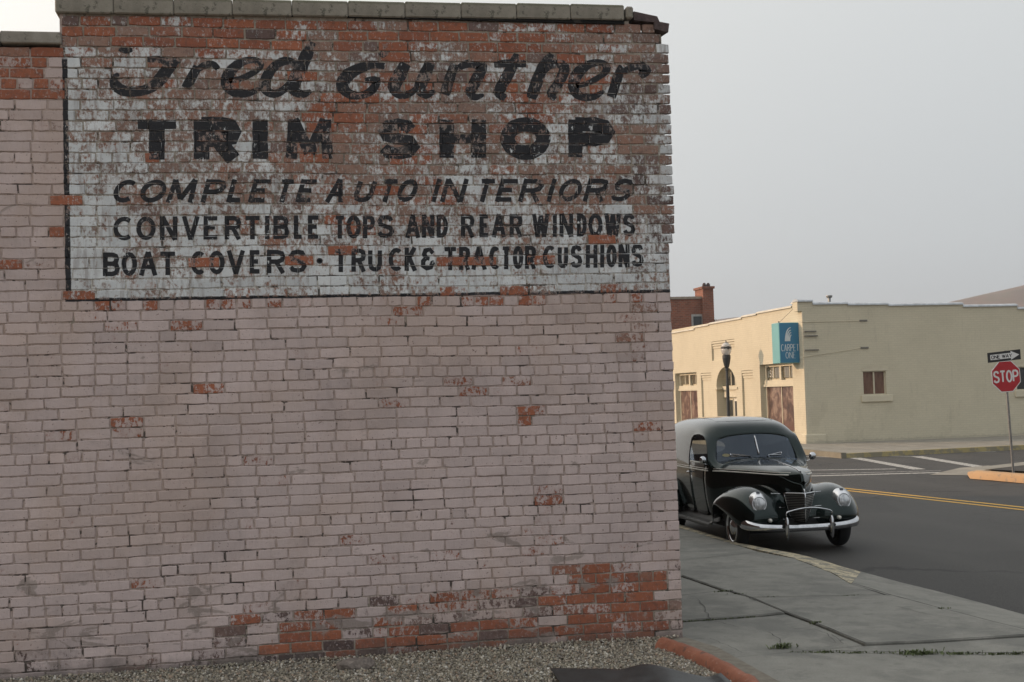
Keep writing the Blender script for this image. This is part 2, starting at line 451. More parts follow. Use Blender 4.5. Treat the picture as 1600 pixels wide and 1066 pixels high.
for i, b in enumerate(bricks):
    V, F = brick_geo(b)
    arr = [(*b[5], 0.0)]*len(V)
    if i in single:
        o = mk('brick', V, F, M_BRICK, wall_root, origin=((b[0]+b[1])/2, b[4], b[2]))
        set_bc(o.data, arr)
    else:
        n = len(SV); SV += V; SF += [tuple(q+n for q in f) for f in F]; SB += arr
o = mk('brickwork', SV, SF, M_BRICK, wall_root, kind='stuff', origin=(0, WY, 0)); set_bc(o.data, SB)

# mortar sheet (real backing the bricks sit in)
def mortar_bc(X, Z, ink=0.0):
    px, py = proj((X, WY, Z))
    if X > -1.34 and Z > 2.71:
        e = float(np.interp(py, [30, 105, 170, 260, 380, 440], [.75, .6, .54, .52, .42, .38]))
    else:
        e = .22
        for (x0, x1, y0, y1, ee, hs) in PATCH:
            if x0 < px < x1 and y0 < py < y1: e = max(e, min(ee, .55))
    return (e, .5, 1.0, ink)
def mortar_sheet(x0, x1, z0, z1, name):
    nx = int((x1-x0)/.06); nz = int((z1-z0)/.06); V = []; B = []
    for j in range(nz+1):
        for i in range(nx+1):
            X = x0+(x1-x0)*i/nx; Z = z0+(z1-z0)*j/nz
            V.append((X, WY, Z)); B.append(mortar_bc(X, Z))
    F = [(j*(nx+1)+i, j*(nx+1)+i+1, (j+1)*(nx+1)+i+1, (j+1)*(nx+1)+i) for j in range(nz) for i in range(nx)]
    o = mk(name, V, F, M_MORTAR, wall_root, origin=(0, WY, 0)); set_bc(o.data, B)
mortar_sheet(-4.6, -1.37, 0.05, 4.40, 'mortar')
mortar_sheet(-1.37, 2.60, 0.05, 4.69, 'mortar'); mortar_sheet(2.60, 2.842, 0.05, 4.60, 'mortar')

M_CORE = simple('side_brick', (0.13, 0.075, 0.055), 0.9, var=.25, scale=9, bump=.4)
M_ROOF = simple('roof_felt', (0.07, 0.07, 0.07), 0.95)
m = MB(); m.box(2.60, 2.835, WY+.035, 24.5, 0, 4.62); m.build('side_wall', M_CORE, wall_root)
m = MB(); m.box(-4.6, 2.60, 24.2, 24.5, 0, 4.3); m.build('rear_wall', M_CORE, wall_root)
m = MB(); m.box(-4.9, -4.6, WY+.002, 24.5, 0, 4.3); m.build('side_wall', M_CORE, wall_root)
m = MB(); m.box(-4.6, 2.60, WY+.05, 24.2, 4.05, 4.15); m.build('roof', M_ROOF, wall_root)
m = MB(); m.box(-1.36, 2.60, WY+.001, WY+.28, 4.15, 4.638).box(-4.6, -1.36, WY+.001, WY+.28, 4.15, 4.40); m.build('parapet', M_CORE, wall_root)

t = NT('coping_concrete')
Pn = t.tc.outputs['Object']
c = t.mix(t.gt(t.noise(7, 7, .65), .5, .3), (0.20, 0.182, 0.152), (0.285, 0.262, 0.222))
c = t.mix(t.math('MULTIPLY', t.gt(t.noise(22, 6, .7), .58, .06), .7), c, (0.06, 0.06, 0.045))
nrm = t.n('ShaderNodeNewGeometry'); zz = t.sep(t.tc.outputs['Object'])[2]
moss = t.math('MULTIPLY', t.gt(t.math('MULTIPLY_ADD', t.noise(30, 5, .7), .05, zz), .118, .012), .4)
c = t.mix(moss, c, (0.07, 0.09, 0.03))
t.bump(t.noise(90, 5, .7), .7, .006)
M_COPE = t.fin(c, .95)
t = NT('coping_grey')
c = t.mix(t.gt(t.noise(8, 7, .65), .5, .3), (0.22, 0.20, 0.175), (0.32, 0.295, 0.26))
c = t.mix(t.math('MULTIPLY', t.gt(t.noise(25, 6, .7), .6, .05), .6), c, (0.09, 0.08, 0.07))
t.bump(t.noise(90, 5, .7), .7, .006); M_COPE2 = t.fin(c, .95)
cj = [85, 177, 271, 363, 456, 544, 633, 721, 808, 892, 976]
for a, b in zip(cj[:-1], cj[1:]):
    pa = onY(a, 10, WY-.045); pb = onY(b, 10, WY-.045)
    zb = 4.645+0.012*(pa.x+1.4); dz = random.uniform(-.003, .003)
    MB().cbox(pa.x+.0012, pb.x-.0012, WY-.034+random.uniform(-.004, .004), WY+.31, zb+dz, zb+.112+dz, .008).build('coping_stone', M_COPE, wall_root)
MB().box(-1.39, 2.56, WY-.022, WY+.29, 4.662, 4.735).build('coping_bedding', M_MORTAR, wall_root)
for a, b in ((-1, 96),):
    pa = onY(a, 50, WY-.04); pb = onY(b, 50, WY-.04)
    for k in range(5):
        x1 = pb.x-(pb.x-pa.x)*k; x0 = x1-(pb.x-pa.x)
        MB().cbox(x0+.003, x1-.003, WY-.04, WY+.3, 4.432+.001*k, 4.512+.001*k, .007).build('coping_stone', M_COPE2, wall_root)
# broken end of the parapet: loose dark bricks
M_DARKB = simple('dark_brick', (0.085, 0.06, 0.06), .85, var=.3, scale=20, bump=.5)
pa = onY(977, 20, WY-.03); pb = onY(1031, 24, WY-.03)
MB().cbox(pa.x+.004, pa.x+.06, WY-.04, WY+.2, 4.70, 4.79, .012).build('loose_brick', M_COPE, wall_root)
m = MB(); m.add([(pa.x+.065, WY-.03, 4.69), (pb.x, WY-.03, 4.675), (pb.x, WY+.2, 4.675), (pa.x+.065, WY+.2, 4.69), (pa.x+.065, WY-.03, 4.755), (pb.x-.02, WY-.03, 4.722), (pb.x-.02, WY+.2, 4.722), (pa.x+.065, WY+.2, 4.755)],
      [(0, 3, 2, 1), (4, 5, 6, 7), (0, 1, 5, 4), (1, 2, 6, 5), (2, 3, 7, 6), (3, 0, 4, 7)]).build('loose_brick', M_DARKB, wall_root)
pc = onY(1022, 45, WY-.02); pd = onY(1042, 45, WY-.02)
m = MB(); m.add([(pc.x, WY-.03, 4.63), (pd.x, WY-.05, 4.60), (pd.x-.02, WY+.1, 4.60), (pc.x, WY+.1, 4.63), (pc.x, WY-.03, 4.69), (pd.x+.01, WY-.05, 4.665), (pd.x-.02, WY+.1, 4.665), (pc.x, WY+.1, 4.69)],
      [(0, 3, 2, 1), (4, 5, 6, 7), (0, 1, 5, 4), (1, 2, 6, 5), (2, 3, 7, 6), (3, 0, 4, 7)]).build('loose_brick', M_DARKB, wall_root)

# ------------------------------------------------------------------ lettering
def arc(cx, cy, rx, ry, a0, a1, n=9):
    return [(cx+rx*math.cos(math.radians(a0+(a1-a0)*i/n)), cy+ry*math.sin(math.radians(a0+(a1-a0)*i/n))) for i in range(n+1)]
O_ = arc(.5, .5, .5, .5, 90, 450, 20)
G = {
 'A': [[(0, 0), (.5, 1)], [(.5, 1), (1, 0)], [(.2, .32), (.8, .32)]],
 'B': [[(0, 0), (0, 1)], [(0, 1), (.6, 1), (.85, .93), (.93, .78), (.85, .6), (.62, .53), (0, .53)], [(.6, .53), (.9, .46), (1, .27), (.9, .07), (.62, 0), (0, 0)]],
 'C': [arc(.55, .5, .55, .5, 52, 308, 14)],
 'D': [[(0, 0), (0, 1)], [(0, 1), (.5, 1), (.82, .88), (1, .65), (1, .35), (.82, .12), (.5, 0), (0, 0)]],
 'E': [[(0, 0), (0, 1)], [(0, 1), (1, 1)], [(0, .52), (.8, .52)], [(0, 0), (1, 0)]],
 'F': [[(0, 0), (0, 1)], [(0, 1), (1, 1)], [(0, .52), (.8, .52)]],
 'H': [[(0, 0), (0, 1)], [(1, 0), (1, 1)], [(0, .5), (1, .5)]],
 'I': [[(.5, 0), (.5, 1)]],
 'K': [[(0, 0), (0, 1)], [(0, .38), (.95, 1)], [(.3, .58), (1, 0)]],
 'L': [[(0, 1), (0, 0)], [(0, 0), (1, 0)]],
 'M': [[(0, 0), (.06, 1)], [(.06, 1), (.5, .15)], [(.5, .15), (.94, 1)], [(.94, 1), (1, 0)]],
 'N': [[(0, 0), (0, 1)], [(0, 1), (1, 0)], [(1, 0), (1, 1)]],
 'O': [O_],
 'P': [[(0, 0), (0, 1)], [(0, 1), (.6, 1), (.9, .92), (1, .74), (.9, .55), (.6, .46), (0, .46)]],
 'R': [[(0, 0), (0, 1)], [(0, 1), (.6, 1), (.9, .93), (.98, .76), (.9, .57), (.6, .49), (0, .49)], [(.5, .49), (1, 0)]],
 'S': [[(.95, .80), (.82, .95), (.5, 1), (.18, .95), (.03, .78), (.12, .60), (.5, .51), (.88, .42), (1, .24), (.85, .06), (.5, 0), (.15, .05), (0, .2)]],
 'T': [[(.5, 0), (.5, 1)], [(0, 1), (1, 1)]],
 'U': [[(0, 1), (0, .3), (.12, .08), (.35, 0), (.65, 0), (.88, .08), (1, .3), (1, 1)]],
 'V': [[(0, 1), (.5, 0)], [(.5, 0), (1, 1)]],
 'W': [[(0, 1), (.26, 0)], [(.26, 0), (.5, .95)], [(.5, .95), (.74, 0)], [(.74, 0), (1, 1)]],
 'Y': [[(0, 1), (.5, .5), (1, 1)], [(.5, .5), (.5, 0)]],
 '&': [[(.9, .80), (.6, 1), (.25, .95), (.12, .75), (.3, .56), (.6, .52)], [(.3, .56), (.04, .38), (.05, .12), (.35, 0), (.7, .06), (.85, .3), (1, .34)]],
 '1': [[(.5, 0), (.5, 1)], [(.2, .82), (.5, 1)], [(.2, 0), (.8, 0)]],
 '5': [[(.9, 1), (.2, 1), (.12, .56), (.5, .64), (.85, .52), (.95, .3), (.8, .06), (.4, 0), (.08, .1)]],
 '.': [arc(.5, .5, .25, .25, 0, 360, 12)],
}
def ribbon(P, wd, jitter=0.0):
    """2-D polyline -> list of quads (shared edges), wd a number or a list"""
    P = [Vector(p) for p in P]; n = len(P)
    ws = wd if isinstance(wd, (list, tuple)) else [wd]*n
    closed = (P[0]-P[-1]).length < 1e-4
    Lf, Rt = [], []
    for i in range(n):
        if closed:
            a = P[i]-P[i-1] if i > 0 else P[0]-P[-2]
            b = P[i+1]-P[i] if i < n-1 else P[1]-P[0]
        else:
            a = P[i]-P[i-1] if i > 0 else P[1]-P[0]
            b = P[i+1]-P[i] if i < n-1 else P[-1]-P[-2]
        a = a.normalized(); b = b.normalized(); t_ = (a+b)
        t_ = a if t_.length < 1e-6 else t_.normalized()
        nn = Vector((-t_.y, t_.x)); k_ = 1/max(.5, abs(t_.dot(a)))
        j = 1+random.uniform(-jitter, jitter)
        hw = ws[i]/2*k_*j
        Lf.append(P[i]+nn*hw); Rt.append(P[i]-nn*hw)
    if closed: Lf[-1] = Lf[0]; Rt[-1] = Rt[0]
    return [[Lf[i], Lf[i+1], Rt[i+1], Rt[i]] for i in range(n-1)]
def clip(poly, x0, x1, z0, z1):
    def cl(p, ax, v, s):
        o = []
        for i in range(len(p)):
            a, b = p[i-1], p[i]
            ia = s*(a[ax]-v) >= 0; ib = s*(b[ax]-v) >= 0
            if ia != ib:
                f = (v-a[ax])/(b[ax]-a[ax]); o.append(Vector((a[0]+(b[0]-a[0])*f, a[1]+(b[1]-a[1])*f)))
            if ib: o.append(b)
        return o
    for ax, v, s in ((0, x0, 1), (0, x1, -1), (1, z0, 1), (1, z1, -1)):
        poly = cl(poly, ax, v, s)
        if len(poly) < 3: return None
    return poly
bgrid = {}
for b in bricks:
    if b[3] > 2.6 and b[0] > -1.5:
        bgrid.setdefault(int(round((Z0-(b[2]+b[3])/2)/COURSE)), []).append(b)
def paint_letter(strokes, widths):
    """strokes in wall metres; paints them on every brick face and on the joints behind"""
    V, F, B, MI = [], [], [], []
    for si, (S, wd) in enumerate(zip(strokes, widths)):
        # finer sampling with a hand-painted wobble
        P = []; W_ = []
        for i in range(len(S)-1):
            a = Vector(S[i]); b = Vector(S[i+1]); m_ = max(1, int((b-a).length/.03))
            for q in range(m_):
                P.append(a.lerp(b, q/m_))
                W_.append(wd if not isinstance(wd, (list, tuple)) else wd[i]+(wd[i+1]-wd[i])*q/m_)
        P.append(Vector(S[-1])); W_.append(wd if not isinstance(wd, (list, tuple)) else wd[-1])
        for quad in ribbon(P, W_, .05):
            xs = [q.x for q in quad]; zs_ = [q.y for q in quad]
            # joints
            bc = mortar_bc(sum(xs)/4, sum(zs_)/4, 1.0)
            n = len(V); V += [(q.x, WY-.0006-.0003*si, q.y) for q in quad]; F.append((n, n+1, n+2, n+3)); B += [bc]*4; MI.append(1)
            k0 = int(math.floor((Z0-max(zs_))/COURSE))-1; k1 = int(math.ceil((Z0-min(zs_))/COURSE))+1
            for k in range(k0, k1+1):
                for b in bgrid.get(k, ()):
                    if b[1] < min(xs) or b[0] > max(xs): continue
                    p = clip(quad, b[0]+.002, b[1]-.002, b[2]+.002, b[3]-.002)
                    if p is None: continue
                    n = len(V); V += [(q[0], b[4]-.0007-.0003*si, q[1]) for q in p]; F.append(tuple(range(n, n+len(p))))
                    B += [(*b[5], 1.0)]*len(p); MI.append(0)
    o = mk('letter', V, F, [M_BRICK, M_MORTAR], wall_root); set_bc(o.data, B)
    o.data.polygons.foreach_set('material_index', MI)
def px2w(x, y):
    p = onW(x, y); return (p.x, p.z)
def letter(ch, x0, x1, y0, y1, sw, slant=0.0, hf=1.0):
    """x0..x1, y0 (top)..y1 (foot) in photo pixels, stroke width sw px"""
    m_ = sw/2; st = []; wd = []
    if ch == 'I' : x0, x1 = (x0+x1)/2-.1, (x0+x1)/2+.1
    for S in G[ch]:
        pts = []
        for (u, v_) in S:
            X0_, X1_ = (x0+m_, x1-m_) if x1-x0 > sw else (x0, x1)
            yy = (y1-m_*hf)+((y0+m_*hf)-(y1-m_*hf))*v_ if len(S) > 2 or S[0][1] == S[1][1] else y1+(y0-y1)*v_
            xx = X0_+(X1_-X0_)*u+slant*(v_-.5)*(y1-y0)
            pts.append(px2w(xx, yy))
        st.append(pts)
        horiz = (len(S) == 2 and S[0][1] == S[1][1])
        diag = len(S) == 2 and S[0][0] != S[1][0] and S[0][1] != S[1][1]
        wd.append(sw/229.0*(hf if horiz else .72 if (sw > 15 and diag and ch != 'R') else .8 if (sw > 15 and ch == 'S') else 1.0))
    paint_letter(st, wd)
def lineof(items, yl, yr, sw, slant=0.0, hf=1.0):
    for ch, a, b in items:
        f = ((a+b)/2-150)/860
        t_ = yl[0]+(yr[0]-yl[0])*f; b_ = yl[1]+(yr[1]-yl[1])*f
        if ch == '.': letter(ch, a, b, (t_+b_)/2-6, (t_+b_)/2+6, 6); continue
        letter(ch, a, b, t_, b_, sw, slant, hf)
lineof([('T', 203, 287), ('R', 303, 377), ('I', 393, 420), ('M', 443, 524), ('S', 587, 657), ('H', 686, 760), ('O', 781, 861), ('P', 887, 961)], (187, 250), (187, 245), 24, 0, .62)
lineof([('C', 178, 213), ('O', 220, 259), ('M', 264, 306), ('P', 318, 351), ('L', 358, 384), ('E', 392, 422), ('T', 432, 458), ('E', 466, 494), ('A', 512, 541), ('U', 555, 585), ('T', 592, 620), ('O', 622, 652),
        ('I', 676, 688), ('N', 692, 728), ('T', 744, 772), ('E', 778, 808), ('R', 814, 848), ('I', 856, 868), ('O', 874, 909), ('R', 915, 949), ('S', 957, 988)], (281, 317), (279, 315), 7.5, .28)
lineof([('C', 177, 209), ('O', 213, 243), ('N', 250, 277), ('V', 284, 312), ('E', 318, 343), ('R', 351, 377), ('T', 380, 409), ('I', 414, 421), ('B', 427, 452), ('L', 459, 475), ('E', 481, 501),
        ('T', 521, 541), ('O', 541, 564), ('P', 567, 586), ('S', 589, 616), ('A', 633, 657), ('N', 659, 679), ('D', 682, 700), ('R', 720, 742), ('E', 749, 766), ('A', 768, 791), ('R', 796, 817),
        ('W', 831, 859), ('I', 863, 871), ('N', 874, 896), ('D', 901, 917), ('O', 919, 942), ('W', 944, 971), ('S', 973, 993)], (339, 376), (333, 369), 7.0)
lineof([('B', 161, 187), ('O', 190, 214), ('A', 217, 246), ('T', 247, 277), ('C', 298, 322), ('O', 326, 351), ('V', 354, 383), ('E', 390, 409), ('R', 417, 446), ('S', 451, 479), ('.', 493, 506),
        ('T', 520, 545), ('R', 549, 572), ('U', 575, 597), ('C', 607, 630), ('K', 632, 652), ('&', 657, 682), ('T', 691, 716), ('R', 717, 735), ('A', 736, 761), ('C', 764, 782), ('T', 782, 800), ('O', 801, 818),
        ('R', 820, 838), ('C', 848, 869), ('U', 871, 888), ('S', 891, 910), ('H', 915, 934), ('I', 938, 944), ('O', 947, 964), ('N', 966, 984), ('S', 986, 1006)], (395, 432), (381, 417), 7.0)
def script(strokes):
    st, wd = [], []
    for S in strokes:
        pts = [s[:2] for s in S]; ws = [s[2] for s in S]
        # Catmull-Rom smoothing
        P2, W2 = [], []
        for i in range(len(pts)-1):
            p0 = Vector(pts[max(0, i-1)]); p1 = Vector(pts[i]); p2 = Vector(pts[i+1]); p3 = Vector(pts[min(len(pts)-1, i+2)])
            for q in range(4):
                u = q/4
                P2.append(.5*((2*p1)+(p2-p0)*u+(2*p0-5*p1+4*p2-p3)*u*u+(-p0+3*p1-3*p2+p3)*u**3)); W2.append((ws[i]+(ws[i+1]-ws[i])*u)*1.15)
        P2.append(Vector(pts[-1])); W2.append(ws[-1])
        st.append([px2w(p.x, p.y) for p in P2]); wd.append([x/229.0 for x in W2])
    paint_letter(st, wd)
script([[(230, 93, 8), (248, 93, 10), (264, 97, 12), (281, 93, 9)], [(272, 95, 14), (262, 108, 17), (250, 124, 17), (234, 138, 14), (214, 143, 13), (194, 142, 15), (181, 134, 15), (178, 122, 9), (186, 116, 4)], [(186, 76, 6), (196, 79, 9), (207, 78, 5)]])
script([[(309, 104, 12), (300, 120, 13), (290, 138, 13)], [(305, 112, 7), (318, 103, 10), (332, 100, 9), (341, 108, 8)]])
script([[(358, 126, 8), (376, 123, 8), (396, 113, 9), (406, 101, 12), (396, 94, 9), (376, 98, 12), (360, 112, 15), (354, 130, 16), (366, 144, 13), (388, 146, 10), (406, 138, 6)]])
script([[(466, 104, 8), (450, 95, 11), (432, 101, 12), (417, 120, 15), (414, 138, 15), (428, 147, 11), (446, 138, 10), (462, 118, 10)], [(489, 66, 8), (480, 84, 17), (471, 104, 18), (461, 126, 18), (460, 142, 14), (474, 147, 11), (486, 142, 5)]])
script([[(597, 68, 17), (600, 80, 16), (594, 88, 8)], [(601, 104, 9), (584, 101, 11), (564, 106, 14), (543, 118, 18), (535, 134, 18), (546, 147, 13), (566, 149, 10), (582, 140, 12), (588, 126, 11), (570, 126, 8)]])
script([[(634, 99, 15), (624, 118, 19), (616, 136, 19), (626, 148, 13), (644, 144, 9), (660, 126, 8), (668, 106, 12)], [(672, 98, 14), (664, 118, 18), (656, 138, 17), (666, 148, 12), (680, 142, 5)]])
script([[(710, 100, 12), (703, 122, 15), (695, 148, 15)], [(706, 116, 6), (722, 103, 10), (740, 99, 14), (752, 104, 17), (746, 122, 17), (736, 142, 16), (742, 152, 10), (756, 148, 5)]])
script([[(808, 84, 8), (800, 104, 16), (790, 124, 16), (780, 144, 16), (790, 154, 9)], [(772, 101, 9), (796, 99, 12), (822, 100, 10)]])
script([[(862, 84, 8), (848, 106, 17), (838, 130, 17), (830, 154, 16)], [(842, 120, 6), (858, 104, 10), (874, 100, 14), (882, 108, 16), (874, 128, 15), (862, 146, 14), (868, 155, 7)]])
script([[(900, 134, 8), (918, 130, 8), (940, 118, 9), (948, 106, 12), (938, 98, 9), (918, 102, 13), (902, 116, 17), (896, 136, 16), (906, 150, 13), (928, 151, 10), (944, 142, 5)]])
script([[(972, 103, 10), (964, 124, 15), (955, 152, 15)], [(966, 116, 6), (982, 108, 10), (998, 102, 13), (1008, 110, 18), (1000, 120, 8)]])

# ------------------------------------------------------------------ ground and street
def ground_mat(name, ca, cb, sc=3, bump=.5, bs=120, rough=.92, speck=None, stain=None):
    t = NT(name); t.tc.object = None
    P = t.n('ShaderNodeNewGeometry').outputs['Position']
    c = t.mix(t.gt(t.noise(sc, 7, .62, P), .5, .35), ca, cb)
    if speck:
        c = t.mix(t.math('MULTIPLY', t.gt(t.noise(bs, 3, .6, P), .58, .08), .5), c, speck)
    if stain:
        s1 = t.noise(1.5, 7, .7, P, .3)
        c = t.mix(t.math('MULTIPLY', t.gt(s1, .53, .10), .45), c, stain)
        s3 = t.noise(40, 4, .7, P)
        c = t.mix(t.math('MULTIPLY', t.gt(s3, .62, .04), .35), c, (0.09, .088, .078))
        s2 = t.noise(4.5, 7, .7, P)
        c = t.mix(t.math('MULTIPLY', t.gt(s2, .60, .05), .35), c, stain)
    t.bump(t.noise(bs, 5, .7, P), bump, .008)
    return t.fin(c, rough)
t = NT('asphalt'); P = t.n('ShaderNodeNewGeometry').outputs['Position']
c = t.mix(t.gt(t.noise(.45, 6, .6, t.scale(P, (1, .35, 1))), .5, .3), (0.028, 0.027, 0.026), (0.042, 0.040, 0.038))
c = t.mix(t.math('MULTIPLY', t.gt(t.noise(95, 3, .6, P), .57, .06), .6), c, (0.13, 0.125, 0.115))
c = t.mix(t.math('MULTIPLY', t.gt(t.noise(28, 4, .7, P), .60, .05), .35), c, (0.11, 0.105, 0.098))
c = t.mix(t.math('MULTIPLY', t.gt(t.noise(8, 6, .7, P), .60, .05), .35), c, (0.028, 0.027, 0.026))
wp = t.n('ShaderNodeVectorMath', operation='ADD'); nz3 = t.n('ShaderNodeTexNoise'); nz3.inputs['Scale'].default_value = 1.3; nz3.inputs['Detail'].default_value = 5; t.l(P, nz3.inputs['Vector'])
t.l(P, wp.inputs[0]); t.l(t.scale(nz3.outputs['Color'], (1.2, 1.2, 0)), wp.inputs[1])
vz = t.vor(.32, wp.outputs[0], 'DISTANCE_TO_EDGE')
ck = t.math('MULTIPLY', t.math('SUBTRACT', 1.0, t.gt(vz.outputs['Distance'], .010, .008)), t.math('MULTIPLY', t.gt(t.noise(.35, 3, .5, P), .46, .08), .85))
c = t.mix(ck, c, (0.018, .0175, .017))
pt = t.noise(.22, 2, .4, t.scale(P, (1, .45, 1)))
c = t.mix(t.math('MULTIPLY', t.gt(pt, .54, .012), .45), c, (0.068, 0.065, 0.061))
xx_ = t.sep(P)[0]
tl = t.math('POWER', t.math('ABSOLUTE', t.math('SINE', t.math('MULTIPLY', xx_, 1.9))), 6.0)
c = t.mix(t.math('MULTIPLY', tl, .22), c, (0.085, 0.081, 0.076))
t.bump(t.noise(170, 4, .7, P), .7, .008); M_ASPH = t.fin(c, .78)
M_CONC = ground_mat('sidewalk_concrete', (0.225, 0.222, 0.198), (0.285, 0.278, 0.248), 5, .6, 170, .92, (0.13, .13, .115), (0.12, 0.122, 0.113))
M_CONC2 = ground_mat('pale_concrete', (0.24, 0.225, 0.19), (0.31, 0.29, 0.25), 2.0, .3, 90, .92, None, (0.19, .175, .15))
M_DIRT = ground_mat('gravel_bed', (0.16, 0.14, 0.11), (0.25, 0.23, 0.19), 14, .8, 160, .95)
M_LAND = ground_mat('dry_ground', (0.16, 0.13, 0.09), (0.22, 0.18, 0.12), .08, .1, 10, .95)
M_SOIL = ground_mat('dark_soil', (0.035, 0.033, 0.03), (0.055, 0.05, 0.045), 6, .7, 70, .95)

S = 1900.0
mk('ground', [(-S, -S, -.06), (S, -S, -.06), (S, S, -.06), (-S, S, -.06)], [(0, 1, 2, 3)], M_LAND, kind='structure')
def slab(name, pts, z0, z1, mat, parent=None, **k):
    m = MB(); m.prism(pts, z0, z1); return m.build(name, mat, parent, **k)
mk('road', [(2.9, -30, 0), (15.6, -30, 0), (15.6, 25.0, 0), (90, 25.0, 0), (90, 35.2, 0), (15.6, 35.2, 0), (15.6, 130, 0), (2.9, 130, 0)],
   [(0, 1, 2, 3, 4, 5, 6, 7)], M_ASPH, kind='structure')

def SWZ(X, Y=0): return .13+.021*max(0, 5.4-X)        # the near sidewalk falls slightly to the kerb
def onS(x, y):
    z = .15
    for _ in range(6):
        p = onZ(x, y, z); z = SWZ(p.x)
    return (p.x, p.y)
sw_root = empty('sidewalk', (4, 10, 0)); sw_root['kind'] = 'structure'
# slabs from the joints one can see
def inset(P, d):
    n = len(P); c = []
    A = sum(P[i][0]*P[(i+1) % n][1]-P[(i+1) % n][0]*P[i][1] for i in range(n))
    if A < 0: P = P[::-1]
    for i in range(n):
        p0, p1, p2 = Vector(P[i-1][:2]), Vector(P[i][:2]), Vector(P[(i+1) % n][:2])
        a = (p1-p0).normalized(); b = (p2-p1).normalized()
        na = Vector((-a.y, a.x)); nb = Vector((-b.y, b.x)); s_ = na+nb
        if s_.length < .2: c.append(p1+na*d); continue
        s_.normalize(); c.append(p1+s_*(d/max(.45, s_.dot(na))))
    return [(q.x, q.y) for q in c]
def wob(P, step=.12, amp=.006):
    o = []; n = len(P)
    for i in range(n):
        a = Vector(P[i][:2]); b = Vector(P[(i+1) % n][:2]); m_ = max(1, int((b-a).length/step))
        for q in range(m_):
            p = a.lerp(b, q/m_)
            # the wobble depends on the place only, so that neighbours keep parallel edges
            o.append((p.x+amp*mnoise.noise(Vector((p.x*5, p.y*5, 1))), p.y+amp*mnoise.noise(Vector((p.x*5, p.y*5, 7)))))
    return o
def bevel_slab(name, P, ztop, mat, parent, thick=.1, ch=.008):
    """prism with a small worn arris round its top face"""
    P2 = inset(P, ch); A = sum(P[i][0]*P[(i+1) % len(P)][1]-P[(i+1) % len(P)][0]*P[i][1] for i in range(len(P)))
    if A < 0: P = P[::-1]
    n = len(P)
    V = [(p[0], p[1], ztop(p)-thick) for p in P]+[(p[0], p[1], ztop(p)-ch) for p in P]+[(p[0], p[1], ztop(p)) for p in P2]
    F = [(i, (i+1) % n, n+(i+1) % n, n+i) for i in range(n)]+[(n+i, n+(i+1) % n, 2*n+(i+1) % n, 2*n+i) for i in range(n)]+[tuple(range(2*n, 3*n))]
    return mk(name, V, F, mat, parent)
# junction points, photo pixels -> sidewalk plane
J = {k: onS(*v) for k, v in dict(a=(1065, 877), a2=(1190, 863), k1=(1145, 850), k2=(1243, 873), k3=(1300, 895), k4=(1330, 912), k5=(1395, 932), k6=(1470, 952), k7=(1625, 991.3),
     b0=(1040, 895), b=(1065, 900), b1=(1135, 924), c=(1175, 935), c2=(1385, 930), d0=(1030, 974), d=(1065, 971), d1=(1192, 962), e0=(1229, 958), f=(1275, 975), g=(1352, 1007), h=(1450, 1003), i=(1625, 991.8),
     j=(1235, 1018), l=(1420, 1021), m=(1745, 1023), b2=(1065, 932), b3=(1020, 934)).items()}
WXE = 2.86
def ext(p, q, x=None, y=None):
    """continue the line q->p on to x or y"""
    p, q = Vector(p), Vector(q); d = p-q
    t_ = (x-p.x)/d.x if x is not None else (y-p.y)/d.y
    r = p+d*t_; return (r.x, r.y)
kerb_dir = (Vector(J['k1'])-Vector(J['k2'])).normalized()
def kerbx(y): 
    return float(np.interp(y, [J['k2'][1], J['k1'][1], 26.0], [J['k2'][0], J['k1'][0], 5.25]))
slabs = []
slabs.append([J['a2'], (kerbx(18), 18.0), (WXE, 18.0), (WXE, J['a'][1]), J['a']])
slabs.append([J['a'], (WXE, J['a'][1]), (WXE, J['b'][1]+.1), J['b'], J['b1'], J['c'], J['c2'], J['k4'], J['k3'], J['k2'], J['a2']])
slabs.append([J['b'], (WXE, J['b'][1]+.1), (WXE, J['b2'][1]), J['b2'], J['b1']])
slabs.append([J['b2'], (WXE, J['b2'][1]), (WXE, J['d'][1]-.05), J['d'], J['d1'], J['e0'], J['c'], J['b1']])
slabs.append([J['d'], (WXE, J['d'][1]-.05), (WXE, J['j'][1]+.4), (WXE+.05, J['j'][1]-.1), J['j'], J['g'], J['f'], J['e0'], J['d1']])
slabs.append([J['c'], J['e0'], J['f'], J['g'], J['h'], J['i'], J['k7'], J['k6'], J['k5'], J['c2']])
slabs.append([J['g'], J['j'], J['l'], J['m'], J['i'], J['h']])
slabs.append([J['j'], (WXE+.05, J['j'][1]-.1), (WXE+.3, 5.5), ext(J['k7'], J['k6'], y=5.5), J['m'], J['l']])
slabs.append([(WXE+.3, 5.5), (WXE+.3, 2.0), ext(J['k7'], J['k6'], y=2.0), ext(J['k7'], J['k6'], y=5.5)])
for i in range(4):
    slabs.append([(kerbx(18+i*2), 18.0+i*2), (kerbx(20+i*2), 20.0+i*2), (WXE, 20.0+i*2), (WXE, 18.0+i*2)])
for i, P in enumerate(slabs):
    dz = random.uniform(-.009, .009)
    bevel_slab('paving_slab', inset(wob(P), .009), (lambda p, dz=dz: SWZ(p[0])+dz), M_CONC, sw_root)
mk('joint_bed', [(WXE, 1.8, .10), (ext(J['k7'], J['k6'], y=1.8)[0]-.02, 1.8, .05), (J['k7'][0]-.02, J['k7'][1], .06), (J['k4'][0]-.03, J['k4'][1], .07), (5.1, 18, .085), (5.1, 26, .085), (WXE, 26, .13)], [(0, 1, 2, 3, 4, 5, 6)], M_SOIL, sw_root)
